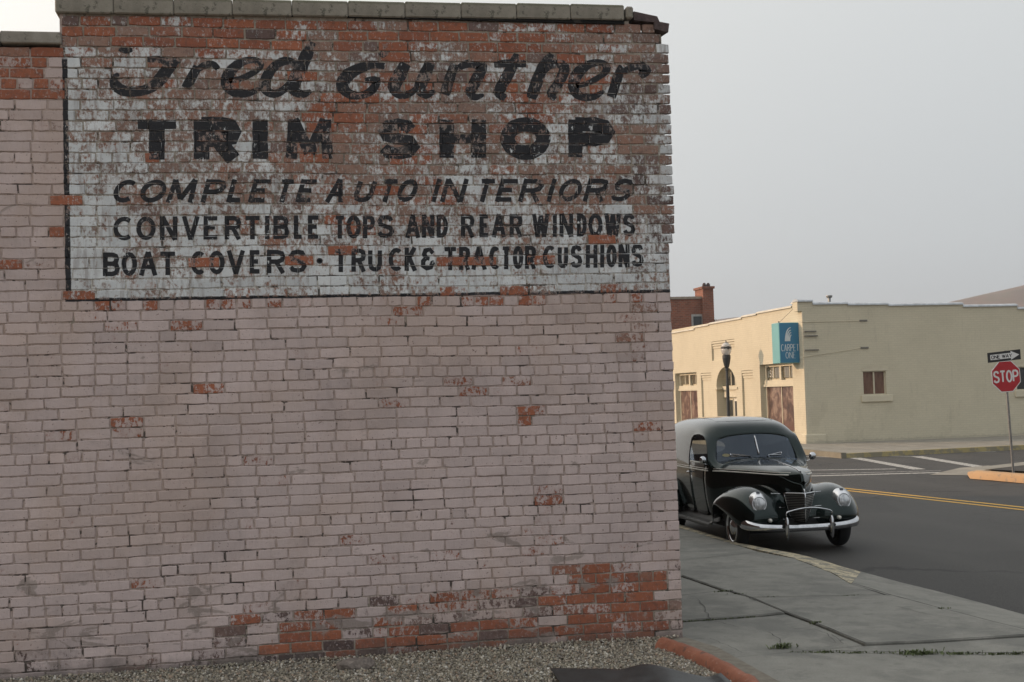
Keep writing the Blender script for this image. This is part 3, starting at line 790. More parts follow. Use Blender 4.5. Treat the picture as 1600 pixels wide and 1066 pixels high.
# concrete apron where the kerb is let down
ap_in = [J['k4'], J['k5'], J['k6'], J['k7'], ext(J['k7'], J['k6'], y=2.0)]
ap_out = [onZ(1345, 893, .03), onZ(1400, 908, .02), onZ(1500, 933, .012), onZ(1600, 960, .01)]
ap_out.append(Vector((*ext(ap_out[-1][:2], ap_out[-2][:2], y=2.0), .01)))
V = []; F = []
def zin(p): return SWZ(p[0])-.004
inn = [(p[0]+.006, p[1]+.003, zin(p)) for p in ap_in]
ou = [(p[0], p[1], p[2]) for p in ap_out]
V = []; F = []
def resamp(P, n):
    d = [0]
    for a, b in zip(P[:-1], P[1:]): d.append(d[-1]+(Vector(b)-Vector(a)).length)
    o = []
    for i in range(n+1):
        s_ = d[-1]*i/n; j = max(k for k in range(len(P)-1) if d[k] <= s_+1e-9); f = (s_-d[j])/(d[j+1]-d[j])
        o.append(Vector(P[j]).lerp(Vector(P[j+1]), min(1, f)))
    return o
ai = resamp(inn, 40); ao = resamp(ou, 40)
for i in range(41):
    j_ = .02*mnoise.noise(Vector((ao[i].x*3, ao[i].y*3, 5)))
    V += [ai[i], ao[i]+Vector((j_, 0, 0)), ao[i]+Vector((j_+.004, 0, -.05))]
F = [(3*i, 3*i+1, 3*i+4, 3*i+3) for i in range(40)]+[(3*i+1, 3*i+2, 3*i+5, 3*i+4) for i in range(40)]
mk('apron', V, F, M_CONC, sw_root, smooth=False)
# painted kerb
t = NT('worn_yellow_kerb'); P = t.n('ShaderNodeNewGeometry').outputs['Position']
n_ = t.math('MULTIPLY_ADD', t.math('SUBTRACT', t.noise(40, 5, .7, P), .5), .5, t.noise(7, 6, .7, P))
c = t.mix(t.gt(n_, .50, .05), t.mix(t.gt(t.noise(4, 5, .6, P), .5, .3), (0.44, 0.38, 0.25), (0.54, 0.47, 0.33)), (0.21, 0.20, 0.165))
t.bump(t.noise(60, 5, .7, P), .6, .01); M_YK = t.fin(c, .9)
kp = [(kerbx(y), y, .13) for y in (26.0, 22.0, 19.0, 17.0)]+[(J['k1'][0], J['k1'][1], .13), (J['k2'][0], J['k2'][1], .13), (J['k3'][0], J['k3'][1], .13), (J['k4'][0], J['k4'][1], .128)]
ko = [(kerbx(y)+.16, y, .125) for y in (26.0, 22.0, 19.0, 17.0)]+[tuple(onZ(1152, 848.5, .125)), tuple(onZ(1258, 868, .12)), tuple(onZ(1312, 884, .09)), tuple(onZ(1345, 893.6, .035))]
A_ = resamp(kp, 60); B_ = resamp(ko, 60); V = []; F = []
for i in range(61):
    n1_ = .006*mnoise.noise(Vector((A_[i].y*3, 2, 1)))
    nd = (B_[i]-A_[i]); nd.z = 0; nd.normalize()
    zb_ = B_[i].z
    V += [A_[i]+nd*.008-Vector((0, 0, .06)), A_[i]+nd*.008+Vector((0, 0, .002+n1_)), B_[i]+Vector((0, 0, n1_)), B_[i]+nd*.02+Vector((0, 0, -.02)), B_[i]+nd*.03+Vector((0, 0, -zb_-.02))]
F = [(5*i+k, 5*i+k+1, 5*i+k+6, 5*i+k+5) for i in range(60) for k in range(4)]
mk('kerb', V, F, M_YK, sw_root, smooth=False)

# ------------------------------------------------------------------ road markings
t = NT('yellow_road_paint'); P = t.n('ShaderNodeNewGeometry').outputs['Position']
c = t.mix(t.gt(t.noise(18, 6, .75, P), .60, .08), (0.62, 0.36, 0.055), (0.12, 0.09, 0.05)); M_YL = t.fin(c, .75)
t = NT('white_road_paint'); P = t.n('ShaderNodeNewGeometry').outputs['Position']
c = t.mix(t.gt(t.noise(12, 6, .75, P), .54, .10), (0.46, 0.45, 0.42), (0.14, 0.135, 0.125)); M_WL = t.fin(c, .8)
def stripe(a, b, wd, mat, z=.004, name='road_marking'):
    a = Vector(a[:2]); b = Vector(b[:2]); n = Vector((-(b-a).y, (b-a).x)).normalized()*wd/2
    m_ = max(2, int((b-a).length/.5)); V = []
    for i in range(m_+1):
        p = a.lerp(b, i/m_); V += [(p.x+n.x, p.y+n.y, z), (p.x-n.x, p.y-n.y, z)]
    return mk(name, V, [(2*i, 2*i+1, 2*i+3, 2*i+2) for i in range(m_)], mat, kind='structure')
def yl_at(px, py): return onZ(px, py, .004)
for (p, q) in (((1332, 764.2), (1600, 792.8)), ((1332, 767.5), (1600, 796.8))):
    a = yl_at(*p); b = yl_at(*q); d = (b-a)
    stripe(a-d*.35, b+d*2.6, .10, M_YL)
for (p, q, w_) in (((1262, 744.0), (1505, 737.5), .26), ((1262, 741), (1470, 735.5), .10), ((1262, 734.8), (1400, 732.8), .20),
                ((1336, 715.6), (1437, 733.5), .30), ((1432, 713.2), (1538, 730.6), .30), ((1444, 707.5), (1556, 705.5), .10)):
    stripe(yl_at(*p), yl_at(*q), w_, M_WL)
stripe(yl_at(1255, 713.2), yl_at(1336, 715.6), .16, M_WL); stripe(yl_at(1355, 712.2), yl_at(1432, 713.2), .12, M_WL)

# ------------------------------------------------------------------ gravel strip, red edging kerb, rubber mat, stone
GZ = .232
mk('gravel_bed', [(-9, -4, GZ-.012), (WXE+.1, -4, GZ-.02), (WXE+.1, 8.5, GZ-.02), (WXE, WY, GZ-.02), (-9, WY, GZ-.002)], [(0, 1, 2, 3, 4)], M_DIRT, kind='structure')
t = NT('gravel_stones'); at = t.n('ShaderNodeAttribute', attribute_name='sc')
c = t.ramp(t.sep(at.outputs['Vector'])[0], [(0, (0.10, 0.09, 0.075)), (.25, (0.26, 0.23, 0.17)), (.5, (0.40, 0.35, 0.26)), (.65, (0.20, 0.20, 0.19)), (.8, (0.36, 0.25, 0.17)), (.9, (0.56, 0.51, 0.42)), (1, (0.72, 0.70, 0.64))])
c = t.mix(.25, c, t.mix(t.noise(300, 2, .5), (0.08, .075, .07), (.45, .42, .37)))
M_STONE = t.fin(c, .85)
def gravel(n, x0, x1, y0, y1, smin, smax, name):
    oct_ = np.array([(1, 0, 0), (-1, 0, 0), (0, 1, 0), (0, -1, 0), (0, 0, 1), (0, 0, -1), ], float)
    X = rng.uniform(x0, x1, n); Y = rng.uniform(y0, y1, n); s = smin+(smax-smin)*rng.random(n)**2.5
    kpx = [onZ(x, y, .215) for x, y in ((1033, 1000), (1052, 1010), (1082, 1022), (1112, 1037), (1140, 1052), (1168, 1070), (1235, 1125))]
    keep = X < np.interp(Y, [q.y for q in kpx][::-1], [q.x for q in kpx][::-1], right=2.80)
    X = X[keep]; Y = Y[keep]; s = s[keep]; n = len(X)
    Z = GZ-.012+rng.uniform(0, .012, n)+.012*np.clip((Y-8.75)/.17, 0, 1)+np.where(X > 1.8, -.012*(X-1.8), 0)
    R = rng.normal(size=(n, 3, 3)); Q, _ = np.linalg.qr(R)
    sc = s[:, None]*(np.array([1, .8, .55])*(1+rng.uniform(-.25, .25, (n, 3))))
    Vv = np.einsum('nij,kj,nj->nki', Q, oct_, sc)*(1+rng.uniform(-.2, .25, (n, 6, 1)))
    Vv += np.stack([X, Y, Z], 1)[:, None, :]
    tri = np.array([(0, 2, 4), (2, 1, 4), (1, 3, 4), (3, 0, 4), (2, 0, 5), (1, 2, 5), (3, 1, 5), (0, 3, 5)])
    Fv = (tri[None]+6*np.arange(n)[:, None, None]).reshape(-1, 3)
    V2 = Vv.reshape(-1, 3)
    me = bpy.data.meshes.new(name); me.vertices.add(len(V2)); me.vertices.foreach_set('co', V2.astype(np.float32).ravel())
    me.loops.add(len(Fv)*3); me.loops.foreach_set('vertex_index', Fv.astype(np.int32).ravel())
    me.polygons.add(len(Fv)); me.polygons.foreach_set('loop_start', np.arange(0, len(Fv)*3, 3, dtype=np.int32)); me.update(calc_edges=True)
    a = me.attributes.new('sc', 'FLOAT_COLOR', 'POINT'); rr = np.repeat(rng.random(n), 6)
    a.data.foreach_set('color', np.stack([rr, rr, rr, rr], 1).astype(np.float32).ravel())
    me.materials.append(M_STONE)
    o = bpy.data.objects.new(name, me); col.objects.link(o); tag(o, 'loose mixed grey and tan gravel along the foot of the brick wall', 'gravel', kind='stuff')
    return o
gravel(60000, -3.2, 3.05, 7.3, 8.915, .0045, .017, 'gravel')

t = NT('red_painted_concrete'); P = t.tc.outputs['Object']
c = t.mix(t.gt(t.noise(9, 7, .65), .5, .3), (0.235, 0.085, 0.050), (0.32, 0.125, 0.075))
c = t.mix(t.math('MULTIPLY', t.gt(t.noise(26, 6, .75), .60, .05), .6), c, (0.40, 0.27, 0.20))
c = t.mix(t.math('MULTIPLY', t.gt(t.noise(13, 6, .75), .60, .04), .75), c, (0.09, 0.05, 0.04))
t.bump(t.noise(50, 6, .7), .7, .008); M_RED = t.fin(c, .8)
cp = [onZ(x, y, .215) for x, y in ((1033, 1012), (1052, 1016), (1082, 1027), (1112, 1041), (1140, 1055), (1168, 1073), (1200, 1098), (1235, 1130))]
m = MB(); rows = []
for i, p in enumerate(cp):
    q = cp[min(i+1, len(cp)-1)]; o_ = cp[max(i-1, 0)]
    t_ = (q-o_).normalized(); n_ = Vector((t_.y, -t_.x, 0))
    prof = [(-.075, -.09), (-.066, .015), (-.045, .05), (-.01, .066), (.025, .06), (.052, .035), (.064, .0), (.07, -.09)]
    rows.append([p+n_*a*.95+Vector((0, 0, b)) for a, b in prof])
rows2 = []
for i in range(len(rows)-1):
    for q in range(4):
        u = q/4; rr_ = []
        for j in range(8):
            p0 = rows[max(0, i-1)][j]; p1 = rows[i][j]; p2 = rows[i+1][j]; p3 = rows[min(len(rows)-1, i+2)][j]
            v = .5*((2*p1)+(p2-p0)*u+(2*p0-5*p1+4*p2-p3)*u*u+(-p0+3*p1-3*p2+p3)*u**3)
            rr_.append(v+Vector((0, 0, .012*mnoise.noise(v*11))) + Vector((.009*mnoise.noise(v*9+Vector((5, 0, 0))), 0, 0)))
        rows2.append(rr_)
rows2.append(rows[-1])
m.grid(rows2); m.add([v for v in rows2[0]], [tuple(range(8))]); m.add([v for v in rows2[-1]], [tuple(range(8))[::-1]])
o = m.build('edging_kerb', M_RED, smooth=True)
tag(o, 'curved red painted concrete edging running from the wall corner towards the bottom of the picture', 'kerb')

M_RUB = simple('black_rubber', (0.030, 0.036, 0.038), .42, var=.35, scale=9, bump=.3, bscale=120)
mt = []
base = [onZ(862, 1050, GZ), onZ(1095, 1060, GZ)]
pL_, pR_ = onZ(860, 1049, GZ+.01), onZ(1128, 1064, GZ+.02)
nx, ny = 36, 16; rows = []
ax_ = (pR_-pL_); ay_ = Vector((-.05, -.75, 0))
for j in range(ny+1):
    r_ = []
    for i in range(nx+1):
        u = i/nx; v = j/ny
        p = pL_+ax_*u+ay_*v*(1-.0*u)
        hgt = .024*math.exp(-((u-.62-.08*v)/.14)**2)+.014*math.exp(-((u-.33+.06*v)/.10)**2)+.006*math.sin(u*11+v*4)+.012
        hgt *= (1-.35*v); 
        p = p+Vector((0, .16*math.exp(-((u-.62)/.2)**2)*(1-v), hgt))
        if u > .93: p.z += (u-.93)*.5*(1-v); 
        r_.append(p)
    rows.append(r_)
m = MB().grid(rows); o = m.build('rubber_mat', M_RUB, smooth=True)
md = o.modifiers.new('thick', 'SOLIDIFY'); md.thickness = .008
tag(o, 'buckled black rubber mat lying on the gravel beside the red edging', 'mat')

bm = bmesh.new(); bmesh.ops.create_icosphere(bm, subdivisions=3, radius=1)
for v in bm.verts:
    n_ = mnoise.noise(v.co*1.7)
    v.co *= 1+.22*n_; v.co.x *= .13; v.co.y *= .075; v.co.z *= .06
    v.co.z = min(v.co.z, .042+.004*mnoise.noise(v.co*30))
me = bpy.data.meshes.new('flat_stone'); bm.to_mesh(me); bm.free()
o = bpy.data.objects.new('flat_stone', me); col.objects.link(o)
p = onZ(558, 1040, GZ+.01); o.location = (p.x, p.y, GZ+.012); me.materials.append(simple('grey_stone', (0.20, 0.17, 0.15), .9, var=.25, scale=30, bump=.6))
tag(o, 'flat grey brown stone lying on the gravel at the foot of the wall', 'stone')

# weeds in the joints
M_WEED = simple('weed_green', (0.12, 0.15, 0.065), .8, var=.35, scale=40)
def weeds(spots, name, label):
    V, F = [], []
    for (x, y, r, n, hh) in spots:
        p = onS(x, y); z = SWZ(p[0])
        for i in range(n):
            a = random.uniform(0, 2*PI); d = abs(random.gauss(0, r)); bx, by = p[0]+d*math.cos(a)*1.6, p[1]+d*math.sin(a)*.35
            a2 = random.uniform(0, 2*PI); h_ = random.uniform(.3, 1)*hh; w_ = random.uniform(.002, .005); l_ = random.uniform(.2, 1.2)*hh
            k = len(V); ca, sa = math.cos(a2), math.sin(a2)
            V += [(bx-sa*w_, by+ca*w_, z-.005), (bx+sa*w_, by-ca*w_, z-.005), (bx+ca*l_*.6-sa*w_*1.4, by+sa*l_*.6+ca*w_*1.4, z+h_*.8), (bx+ca*l_*.6+sa*w_*1.4, by+sa*l_*.6-ca*w_*1.4, z+h_*.8), (bx+ca*l_, by+sa*l_, z+h_)]
            F += [(k, k+1, k+3, k+2), (k+2, k+3, k+4)]
    o = mk(name, V, F, M_WEED); tag(o, label, 'weeds', kind='stuff')
sp = [(1222, 1012, .035, 90, .035), (1425, 1021, .05, 120, .026), (1445, 1022, .06, 110, .024), (1500, 1022, .05, 60, .018), (1560, 1022, .04, 40, .014), (1590, 1021, .04, 40, .014),
      (1275, 974, .02, 50, .02), (1132, 925, .03, 70, .02), (1150, 929, .03, 40, .015), (1290, 1019, .04, 50, .012), (1340, 1020, .04, 40, .010), (1470, 951, .03, 30, .012), (1200, 933, .05, 40, .008), (1320, 931, .06, 40, .008)]
sp += [(1240+i*12, 1018.3+i*.12, .03, 6, .007) for i in range(30)]
sp += [(1070+i*9, 971-i*.6, .02, 6, .008) for i in range(13)]
weeds(sp, 'weeds', 'low green weeds growing in the joints of the near sidewalk')

# thin surface cracks in the slabs
M_CRACK = simple('crack_dirt', (0.035, 0.033, 0.028), .95)
def crack(pxs, wd, name='crack'):
    P = [Vector(onS(*p)) for p in pxs]; Q = []
    for i in range(len(P)-1):
        for q in range(6):
            v = P[i].lerp(P[i+1], q/6); Q.append(v+Vector((mnoise.noise(Vector((v.x*14, v.y*14, 2))), mnoise.noise(Vector((v.x*14, v.y*14, 9)))))*(.02 if name == 'crack' else .008))
    Q.append(P[-1]); V = []; F = []
    for quad in ribbon(Q, [wd*(.4+.6*abs(mnoise.noise(Vector((q.x*9, q.y*9, 4))))*2) for q in Q]):
        n = len(V); V += [(a.x, a.y, SWZ(a.x)+.0105) for a in quad]; F.append((n, n+1, n+2, n+3))
    mk(name, V, F, M_CRACK, sw_root)
for jl in (('a', 'a2'), ('b2', 'b1'), ('d', 'd1', 'e0'), ('c', 'c2', 'k5'), ('g', 'h', 'i'), ('j', 'l', 'm'), ('k4', 'k5', 'k6', 'k7'), ('b', 'b1', 'c', 'e0', 'f', 'g')):
    JP = dict(a=(1065, 877), a2=(1190, 863), k4=(1330, 912), k5=(1395, 932), k6=(1470, 952), k7=(1625, 991.3), b=(1065, 900), b1=(1135, 924), c=(1175, 935), c2=(1385, 930), d=(1065, 971), d1=(1192, 962), e0=(1229, 958), f=(1275, 975), g=(1352, 1007), h=(1450, 1003), i=(1625, 991.8), j=(1235, 1018), l=(1420, 1021), m=(1745, 1023), b2=(1065, 932))
    crack([JP[q] for q in jl], .017, 'joint')
crack([(1090, 938), (1100, 950), (1107, 966), (1112, 972)], .008)
crack([(1115, 972), (1155, 982)], .008); crack([(1135, 924), (1150, 927), (1165, 931), (1182, 941)], .012)
crack([(1200, 990), (1215, 998), (1222, 1008)], .009); crack([(1240, 984), (1275, 986), (1292, 992), (1306, 1006), (1318, 1001)], .007)
crack([(1300, 993), (1318, 1008)], .007); crack([(1405, 950), (1450, 962), (1500, 968)], .006) ; crack([(1110, 1000), (1135, 1010), (1160, 1022)], .006)

# ------------------------------------------------------------------ far side: sidewalks
far = empty('sidewalk', (17, 35, 0)); far['kind'] = 'structure'
kf = [onZ(1275, 711.5, .12), onZ(1330, 708, .12), onZ(1400, 703.5, .12), onZ(1470, 700, .12), onZ(1600, 696, .12)]
kd = (kf[-1]-kf[0]).normalized()
KY = lambda x: kf[0].y+(x-kf[0].x)*kd.y/kd.x
for i in range(16):
    x0 = 15.0+i*1.6; x1 = x0+1.6
    bevel_slab('paving_slab', [(x0+.008, KY(x0)+.16), (x1-.008, KY(x1)+.16), (x1-.008, 37.52), (x0+.008, 37.52)], lambda p: .125+.012*(p[1]-34), M_CONC2, far, .2, .01)
for i in range(12):
    y0 = 37.52+i*1.6
    bevel_slab('paving_slab', [(15.0, y0+.008), (16.21, y0+.008), (16.21, y0+1.592), (15.0, y0+1.592)], lambda p: .165, M_CONC2, far, .2, .01)
M_CONCD = ground_mat('kerb_concrete', (0.17, 0.155, 0.12), (0.24, 0.22, 0.17), 2.0, .3, 60, .92)
t = NT('faded_yellow_kerb'); P = t.n('ShaderNodeNewGeometry').outputs['Position']
c = t.mix(t.gt(t.noise(5, 6, .7, P), .50, .1), (0.36, 0.295, 0.14), (0.24, 0.215, 0.15)); M_YK2 = t.fin(c, .9)
for (xa, xb, mt_) in ((15.0, 22.2, M_YK2), (22.2, 45.0, M_CONCD)):
    m = MB(); m.add([(xa, KY(xa), -.02), (xb, KY(xb), -.02), (xb, KY(xb)+.158, -.02), (xa, KY(xa)+.158, -.02), (xa, KY(xa)+.02, .125), (xb, KY(xb)+.02, .125), (xb, KY(xb)+.158, .13), (xa, KY(xa)+.158, .13)],
          [(0, 3, 2, 1), (4, 5, 6, 7), (0, 1, 5, 4), (1, 2, 6, 5), (2, 3, 7, 6), (3, 0, 4, 7)])
    m.build('kerb', mt_, far)
MB().box(14.85, 14.998, KY(15), 75, -.02, .15).build('kerb', M_CONCD, far)

# near right corner block
blk = empty('sidewalk', (17, 24, 0)); blk['kind'] = 'structure'
t = NT('orange_kerb_paint'); P = t.n('ShaderNodeNewGeometry').outputs['Position']
c = t.mix(t.gt(t.noise(7, 6, .75, P), .56, .06), (0.44, 0.28, 0.15), (0.30, 0.22, 0.15)); M_OK = t.fin(c, .85)
pA, pB, pC = onZ(1519, 738.5, .0), onZ(1560, 743.5, 0), onZ(1600, 748, 0)
dv = (pC-pA).normalized()
q0 = onZ(1470, 738, .02); q1 = onZ(1519, 729, .05)
# apron at the corner
mk('ramp', [tuple(onZ(1452, 742.0, .008)), tuple(onZ(1519, 743.0, .008)), tuple(onZ(1600, 748.5, .008)), tuple(onZ(1700, 756, .008)), tuple(onZ(1700, 744, .10)), tuple(onZ(1600, 738, .10)), tuple(onZ(1545, 727.5, .10)), tuple(onZ(1500, 731, .05))],
   [(0, 1, 2, 3, 4, 5, 6, 7)], M_CONC2, blk)
kpts = [onZ(1516, 738.2, .09), onZ(1528, 739.0, .12), onZ(1560, 741.5, .12), onZ(1575, 742.8, .12), onZ(1600, 744.5, .12), onZ(1700, 752, .12)]
m = MB(); rows = []
for i, p in enumerate(kpts):
    t_ = (kpts[min(i+1, 5)]-kpts[max(i-1, 0)]); t_.z = 0; t_.normalize(); n_ = Vector((t_.y, -t_.x, 0))
    if n_.x > 0: n_ = -n_
    s_ = .35 if i == 0 else 1
    rows.append([p+n_*a*s_+Vector((0, 0, b*s_+.012*mnoise.noise(p*3))) for a, b in ((.17, -.11), (.15, .0), (.10, .045), (.0, .055), (-.10, .045), (-.15, 0), (-.17, -.11))])
m.grid(rows); m.add(rows[0], [tuple(range(7))]); m.build('kerb', M_OK, blk, smooth=True)
mk('soil', [tuple(onZ(1545, 733.5, .135)), tuple(onZ(1700, 742, .135)), tuple(onZ(1700, 716, .135)), tuple(onZ(1600, 727, .135))], [(0, 1, 2, 3)], M_SOIL, blk)
mk('paving_slab', [tuple(onZ(1515, 731.5, .14)), tuple(onZ(1545, 733.2, .14)), tuple(onZ(1600, 727.0, .14)), tuple(onZ(1700, 716, .14)), tuple(onZ(1700, 711, .14)), tuple(onZ(1600, 722.0, .14))], [(0, 1, 2, 3, 4, 5)], M_CONC2, blk)

# ------------------------------------------------------------------ cream building
def cream_mat(name):
    t = NT(name); P = t.n('ShaderNodeNewGeometry').outputs['Position']
    x, y, z = t.sep(P)
    comb = t.n('ShaderNodeCombineXYZ'); t.l(t.math('ADD', x, y), comb.inputs[0]); t.l(z, comb.inputs[1])
    br = t.n('ShaderNodeTexBrick'); t.l(comb.outputs[0], br.inputs['Vector'])
    br.inputs['Scale'].default_value = 1.0; br.inputs['Brick Width'].default_value = .213; br.inputs['Row Height'].default_value = .0714
    br.inputs['Mortar Size'].default_value = .007; br.inputs['Mortar Smooth'].default_value = .3
    br.inputs['Color1'].default_value = (1, 1, 1, 1); br.inputs['Color2'].default_value = (.96, .96, .96, 1); br.inputs['Mortar'].default_value = (.89, .89, .89, 1)
    c = t.mix(t.gt(t.noise(.8, 6, .6, P), .5, .4), (0.56, 0.515, 0.395), (0.62, 0.57, 0.44))
    st = t.math('MULTIPLY', t.gt(t.noise(1.3, 6, .7, t.scale(P, (1, 1, .6))), .58, .06), t.math('SUBTRACT', 1.0, t.gt(z, 1.5, 1.2)))
    c = t.mix(t.math('MULTIPLY', st, .45), c, (0.49, 0.45, 0.34))
    c = t.mix(t.math('MULTIPLY', t.gt(t.noise(5, 6, .7, t.scale(P, (1, 1, .2))), .62, .06), .15), c, (0.33, 0.30, 0.24))
    c = t.mix(t.math('MULTIPLY', t.math('SUBTRACT', 1.0, t.gt(t.math('MULTIPLY_ADD', t.noise(6, 5, .6, P), .25, z), .36, .05)), .35), c, (0.28, 0.26, 0.21))
    c = t.mix(1.0, c, br.outputs['Color'], 'MULTIPLY')
    t.bump(t.math('MULTIPLY_ADD', t.noise(30, 5, .6, P), .25, t.math('SUBTRACT', 1.0, br.outputs['Fac'])), .5, .006)
    return t.fin(c, .85)
M_CREAM = cream_mat('cream_painted_brick')
M_CREAM2 = simple('cream_trim', (0.60, 0.55, 0.425), .75, var=.06, scale=3)
M_TILE = simple('glazed_coping_tile', (0.50, 0.53, 0.56), .45, var=.15, scale=4)
M_GLASSD = NT('dark_window_glass'); M_GLASSD.b.inputs['Specular IOR Level'].default_value = .6
M_GLASSD = M_GLASSD.fin((0.035, 0.04, 0.042), .06)
FX = 16.2; GY = 37.5
cb = empty('shop_building', (16.2, 37.5, 0), 'low cream painted brick shop on the far corner with stepped parapet', 'building')

def holes_wall(umin, umax, ztop, holes, mp, depth, name, mat, parent, z0=0.0):
    """front sheet with rectangular holes (u0,u1,z0,z1,depth) and their jambs and back panels"""
    us = sorted(set([umin, umax]+[h[0] for h in holes]+[h[1] for h in holes])); zs2 = sorted(set([z0, ztop]+[h[2] for h in holes]+[h[3] for h in holes]))
    m = MB()
    for a, b in zip(us[:-1], us[1:]):
        for c_, d in zip(zs2[:-1], zs2[1:]):
            um, zm = (a+b)/2, (c_+d)/2
            if any(h[0] < um < h[1] and h[2] < zm < h[3] for h in holes): continue
            m.add([mp(a, c_, 0), mp(b, c_, 0), mp(b, d, 0), mp(a, d, 0)], [(0, 1, 2, 3)])
    for (a, b, c_, d, dp) in holes:
        q = [mp(a, c_, 0), mp(b, c_, 0), mp(b, d, 0), mp(a, d, 0), mp(a, c_, dp), mp(b, c_, dp), mp(b, d, dp), mp(a, d, dp)]
        m.add(q, [(0, 1, 5, 4), (1, 2, 6, 5), (2, 3, 7, 6), (3, 0, 4, 7), (4, 5, 6, 7)])
    # top and ends
    m.add([mp(umin, ztop, 0), mp(umax, ztop, 0), mp(umax, ztop, depth), mp(umin, ztop, depth)], [(0, 1, 2, 3)])
    m.add([mp(umax, z0, 0), mp(umax, ztop, 0), mp(umax, ztop, depth), mp(umax, z0, depth)], [(0, 1, 2, 3)])
    return m.build(name, mat, parent)
fm = lambda u, z, d: (FX+d, u, z)          # facade towards the street
gm_ = lambda u, z, d: (u, GY+d, z)         # side wall
# facade: openings
RB = (38.43, 41.22, .50, 2.72, .28); LB = (47.85, 50.60, .50, 2.62, .28)
AY0, AY1, ASP, ATOP = 43.52, 45.62, 1.98, 2.74
holes = [RB, LB, (AY0, AY1, .16, ATOP, .38), (41.85, 42.95, .2, 2.56, .07), (46.15, 47.35, .2, 2.56, .07), (43.55, 46.0, 3.00, 3.72, .07), (51.9, 54.6, .5, 2.6, .28)]
holes_wall(37.505, 58.0, 4.42, holes, fm, .35, 'facade', M_CREAM, cb)
# arch head: spandrels in the facade plane and the curved soffit
ac = (AY0+AY1)/2; ra = (AY1-AY0)/2; rb = ATOP-ASP; n = 16; m = MB()
pts = [(ac+ra*math.cos(PI*i/n), ASP+rb*math.sin(PI*i/n)) for i in range(n+1)]
for i in range(n):
    a, b = pts[i], pts[i+1]
    m.add([(FX-.0, a[0], a[1]), (FX, b[0], b[1]), (FX, b[0], ATOP), (FX, a[0], ATOP)], [(0, 1, 2, 3)])
    m.add([(FX, a[0], a[1]), (FX, b[0], b[1]), (FX+.378, b[0], b[1]), (FX+.378, a[0], a[1])], [(0, 1, 2, 3)])
m.build('arch', M_CREAM, cb)
# fanlight
m = MB(); fp = [(ac-.05+.80*math.cos(PI*i/n), 2.06+.58*math.sin(PI*i/n)) for i in range(n+1)]
m.add([(FX+.36, a, b) for a, b in fp], [tuple(range(n+1))]); fl_ = m.build('fanlight', M_GLASSD, cb)
m = MB()
for u in (-.42, -.02, .40):
    hh = .58*math.sqrt(max(0, 1-(u/.80)**2)); m.box(FX+.33, FX+.358, ac-.05+u-.03, ac-.05+u+.03, 2.06, 2.06+hh)
m.build('glazing_bar', M_CREAM2, fl_)
MB().box(FX+.20, FX+.37, AY0+.01, AY1-.01, 1.90, 2.03).build('ledge', M_CREAM2, cb)
MB().box(FX+.26, FX+.375, AY0+.01, AY1-.01, 1.62, 1.90).build('ledge', M_CREAM2, cb)
for a in (AY0, AY1-.0):      # imposts
    MB().box(FX-.04, FX+.16, a-.16 if a > 45 else a-.16, a+.16, 1.92, 2.0).build('impost', M_CREAM2, cb)
# entrance door and side lights
drr = MB().box(FX+.30, FX+.345, 43.98, 44.62, .17, 1.58).build('door', simple('white_door_paint', (.66, .62, .52), .5, var=.05), cb)
MB().box(FX+.285, FX+.30, 44.08, 44.50, .45, 1.48).build('pane', M_GLASSD, drr)
for (a, b) in ((44.75, 45.45), (43.62, 43.88)):
    f = MB().box(FX+.32, FX+.35, a, b, .62, 1.56).build('window', M_CREAM2, cb)
    MB().box(FX+.305, FX+.32, a+.05, b-.05, .66, 1.52).build('pane', M_GLASSD, f)
# corbel steps at the top of the sunk panels
for (a, b, zt) in ((41.85, 42.95, 2.56), (46.15, 47.35, 2.56), (43.55, 46.0, 3.72)):
    for i in range(3):
        MB().box(FX+.004+.02*i, FX+.068, a+.003, b-.003, zt-.085-.09*i, zt-.02-.09*i).build('corbel', M_CREAM2, cb)
# shop windows
t = NT('window_poster'); P = t.n('ShaderNodeNewGeometry').outputs['Position']
x, y, z = t.sep(P)
n_ = t.math('MULTIPLY_ADD', t.math('SUBTRACT', t.noise(1.9, 7, .62, t.scale(P, (1, 1.4, 1.2)), .6), .5), 1.5, .52)
c = t.ramp(n_, [(.25, (0.035, 0.014, 0.011)), (.42, (0.075, 0.032, 0.024)), (.54, (0.15, 0.085, 0.062)), (.66, (0.27, 0.19, 0.145)), (.8, (0.12, 0.06, 0.045))])
c = t.mix(t.math('SUBTRACT', 1.0, t.gt(t.math('MULTIPLY_ADD', t.noise(1.5, 4, .5, P), .5, z), 1.05, .25)), c, (0.10, 0.04, 0.028))
t.b.inputs['Coat Weight'].default_value = .35; t.b.inputs['Coat Roughness'].default_value = .1
M_POST = t.fin(c, .5)
t = NT('curtained_glass'); P = t.n('ShaderNodeNewGeometry').outputs['Position']
c = t.mix(t.gt(t.noise(9, 3, .5, t.scale(P, (1, 1, .05))), .5, .2), (0.10, 0.09, 0.065), (0.21, 0.19, 0.14)); M_CURT = t.fin(c, .12)
M_NUM = simple('white_vinyl', (0.7, 0.69, 0.65), .5, var=.03)
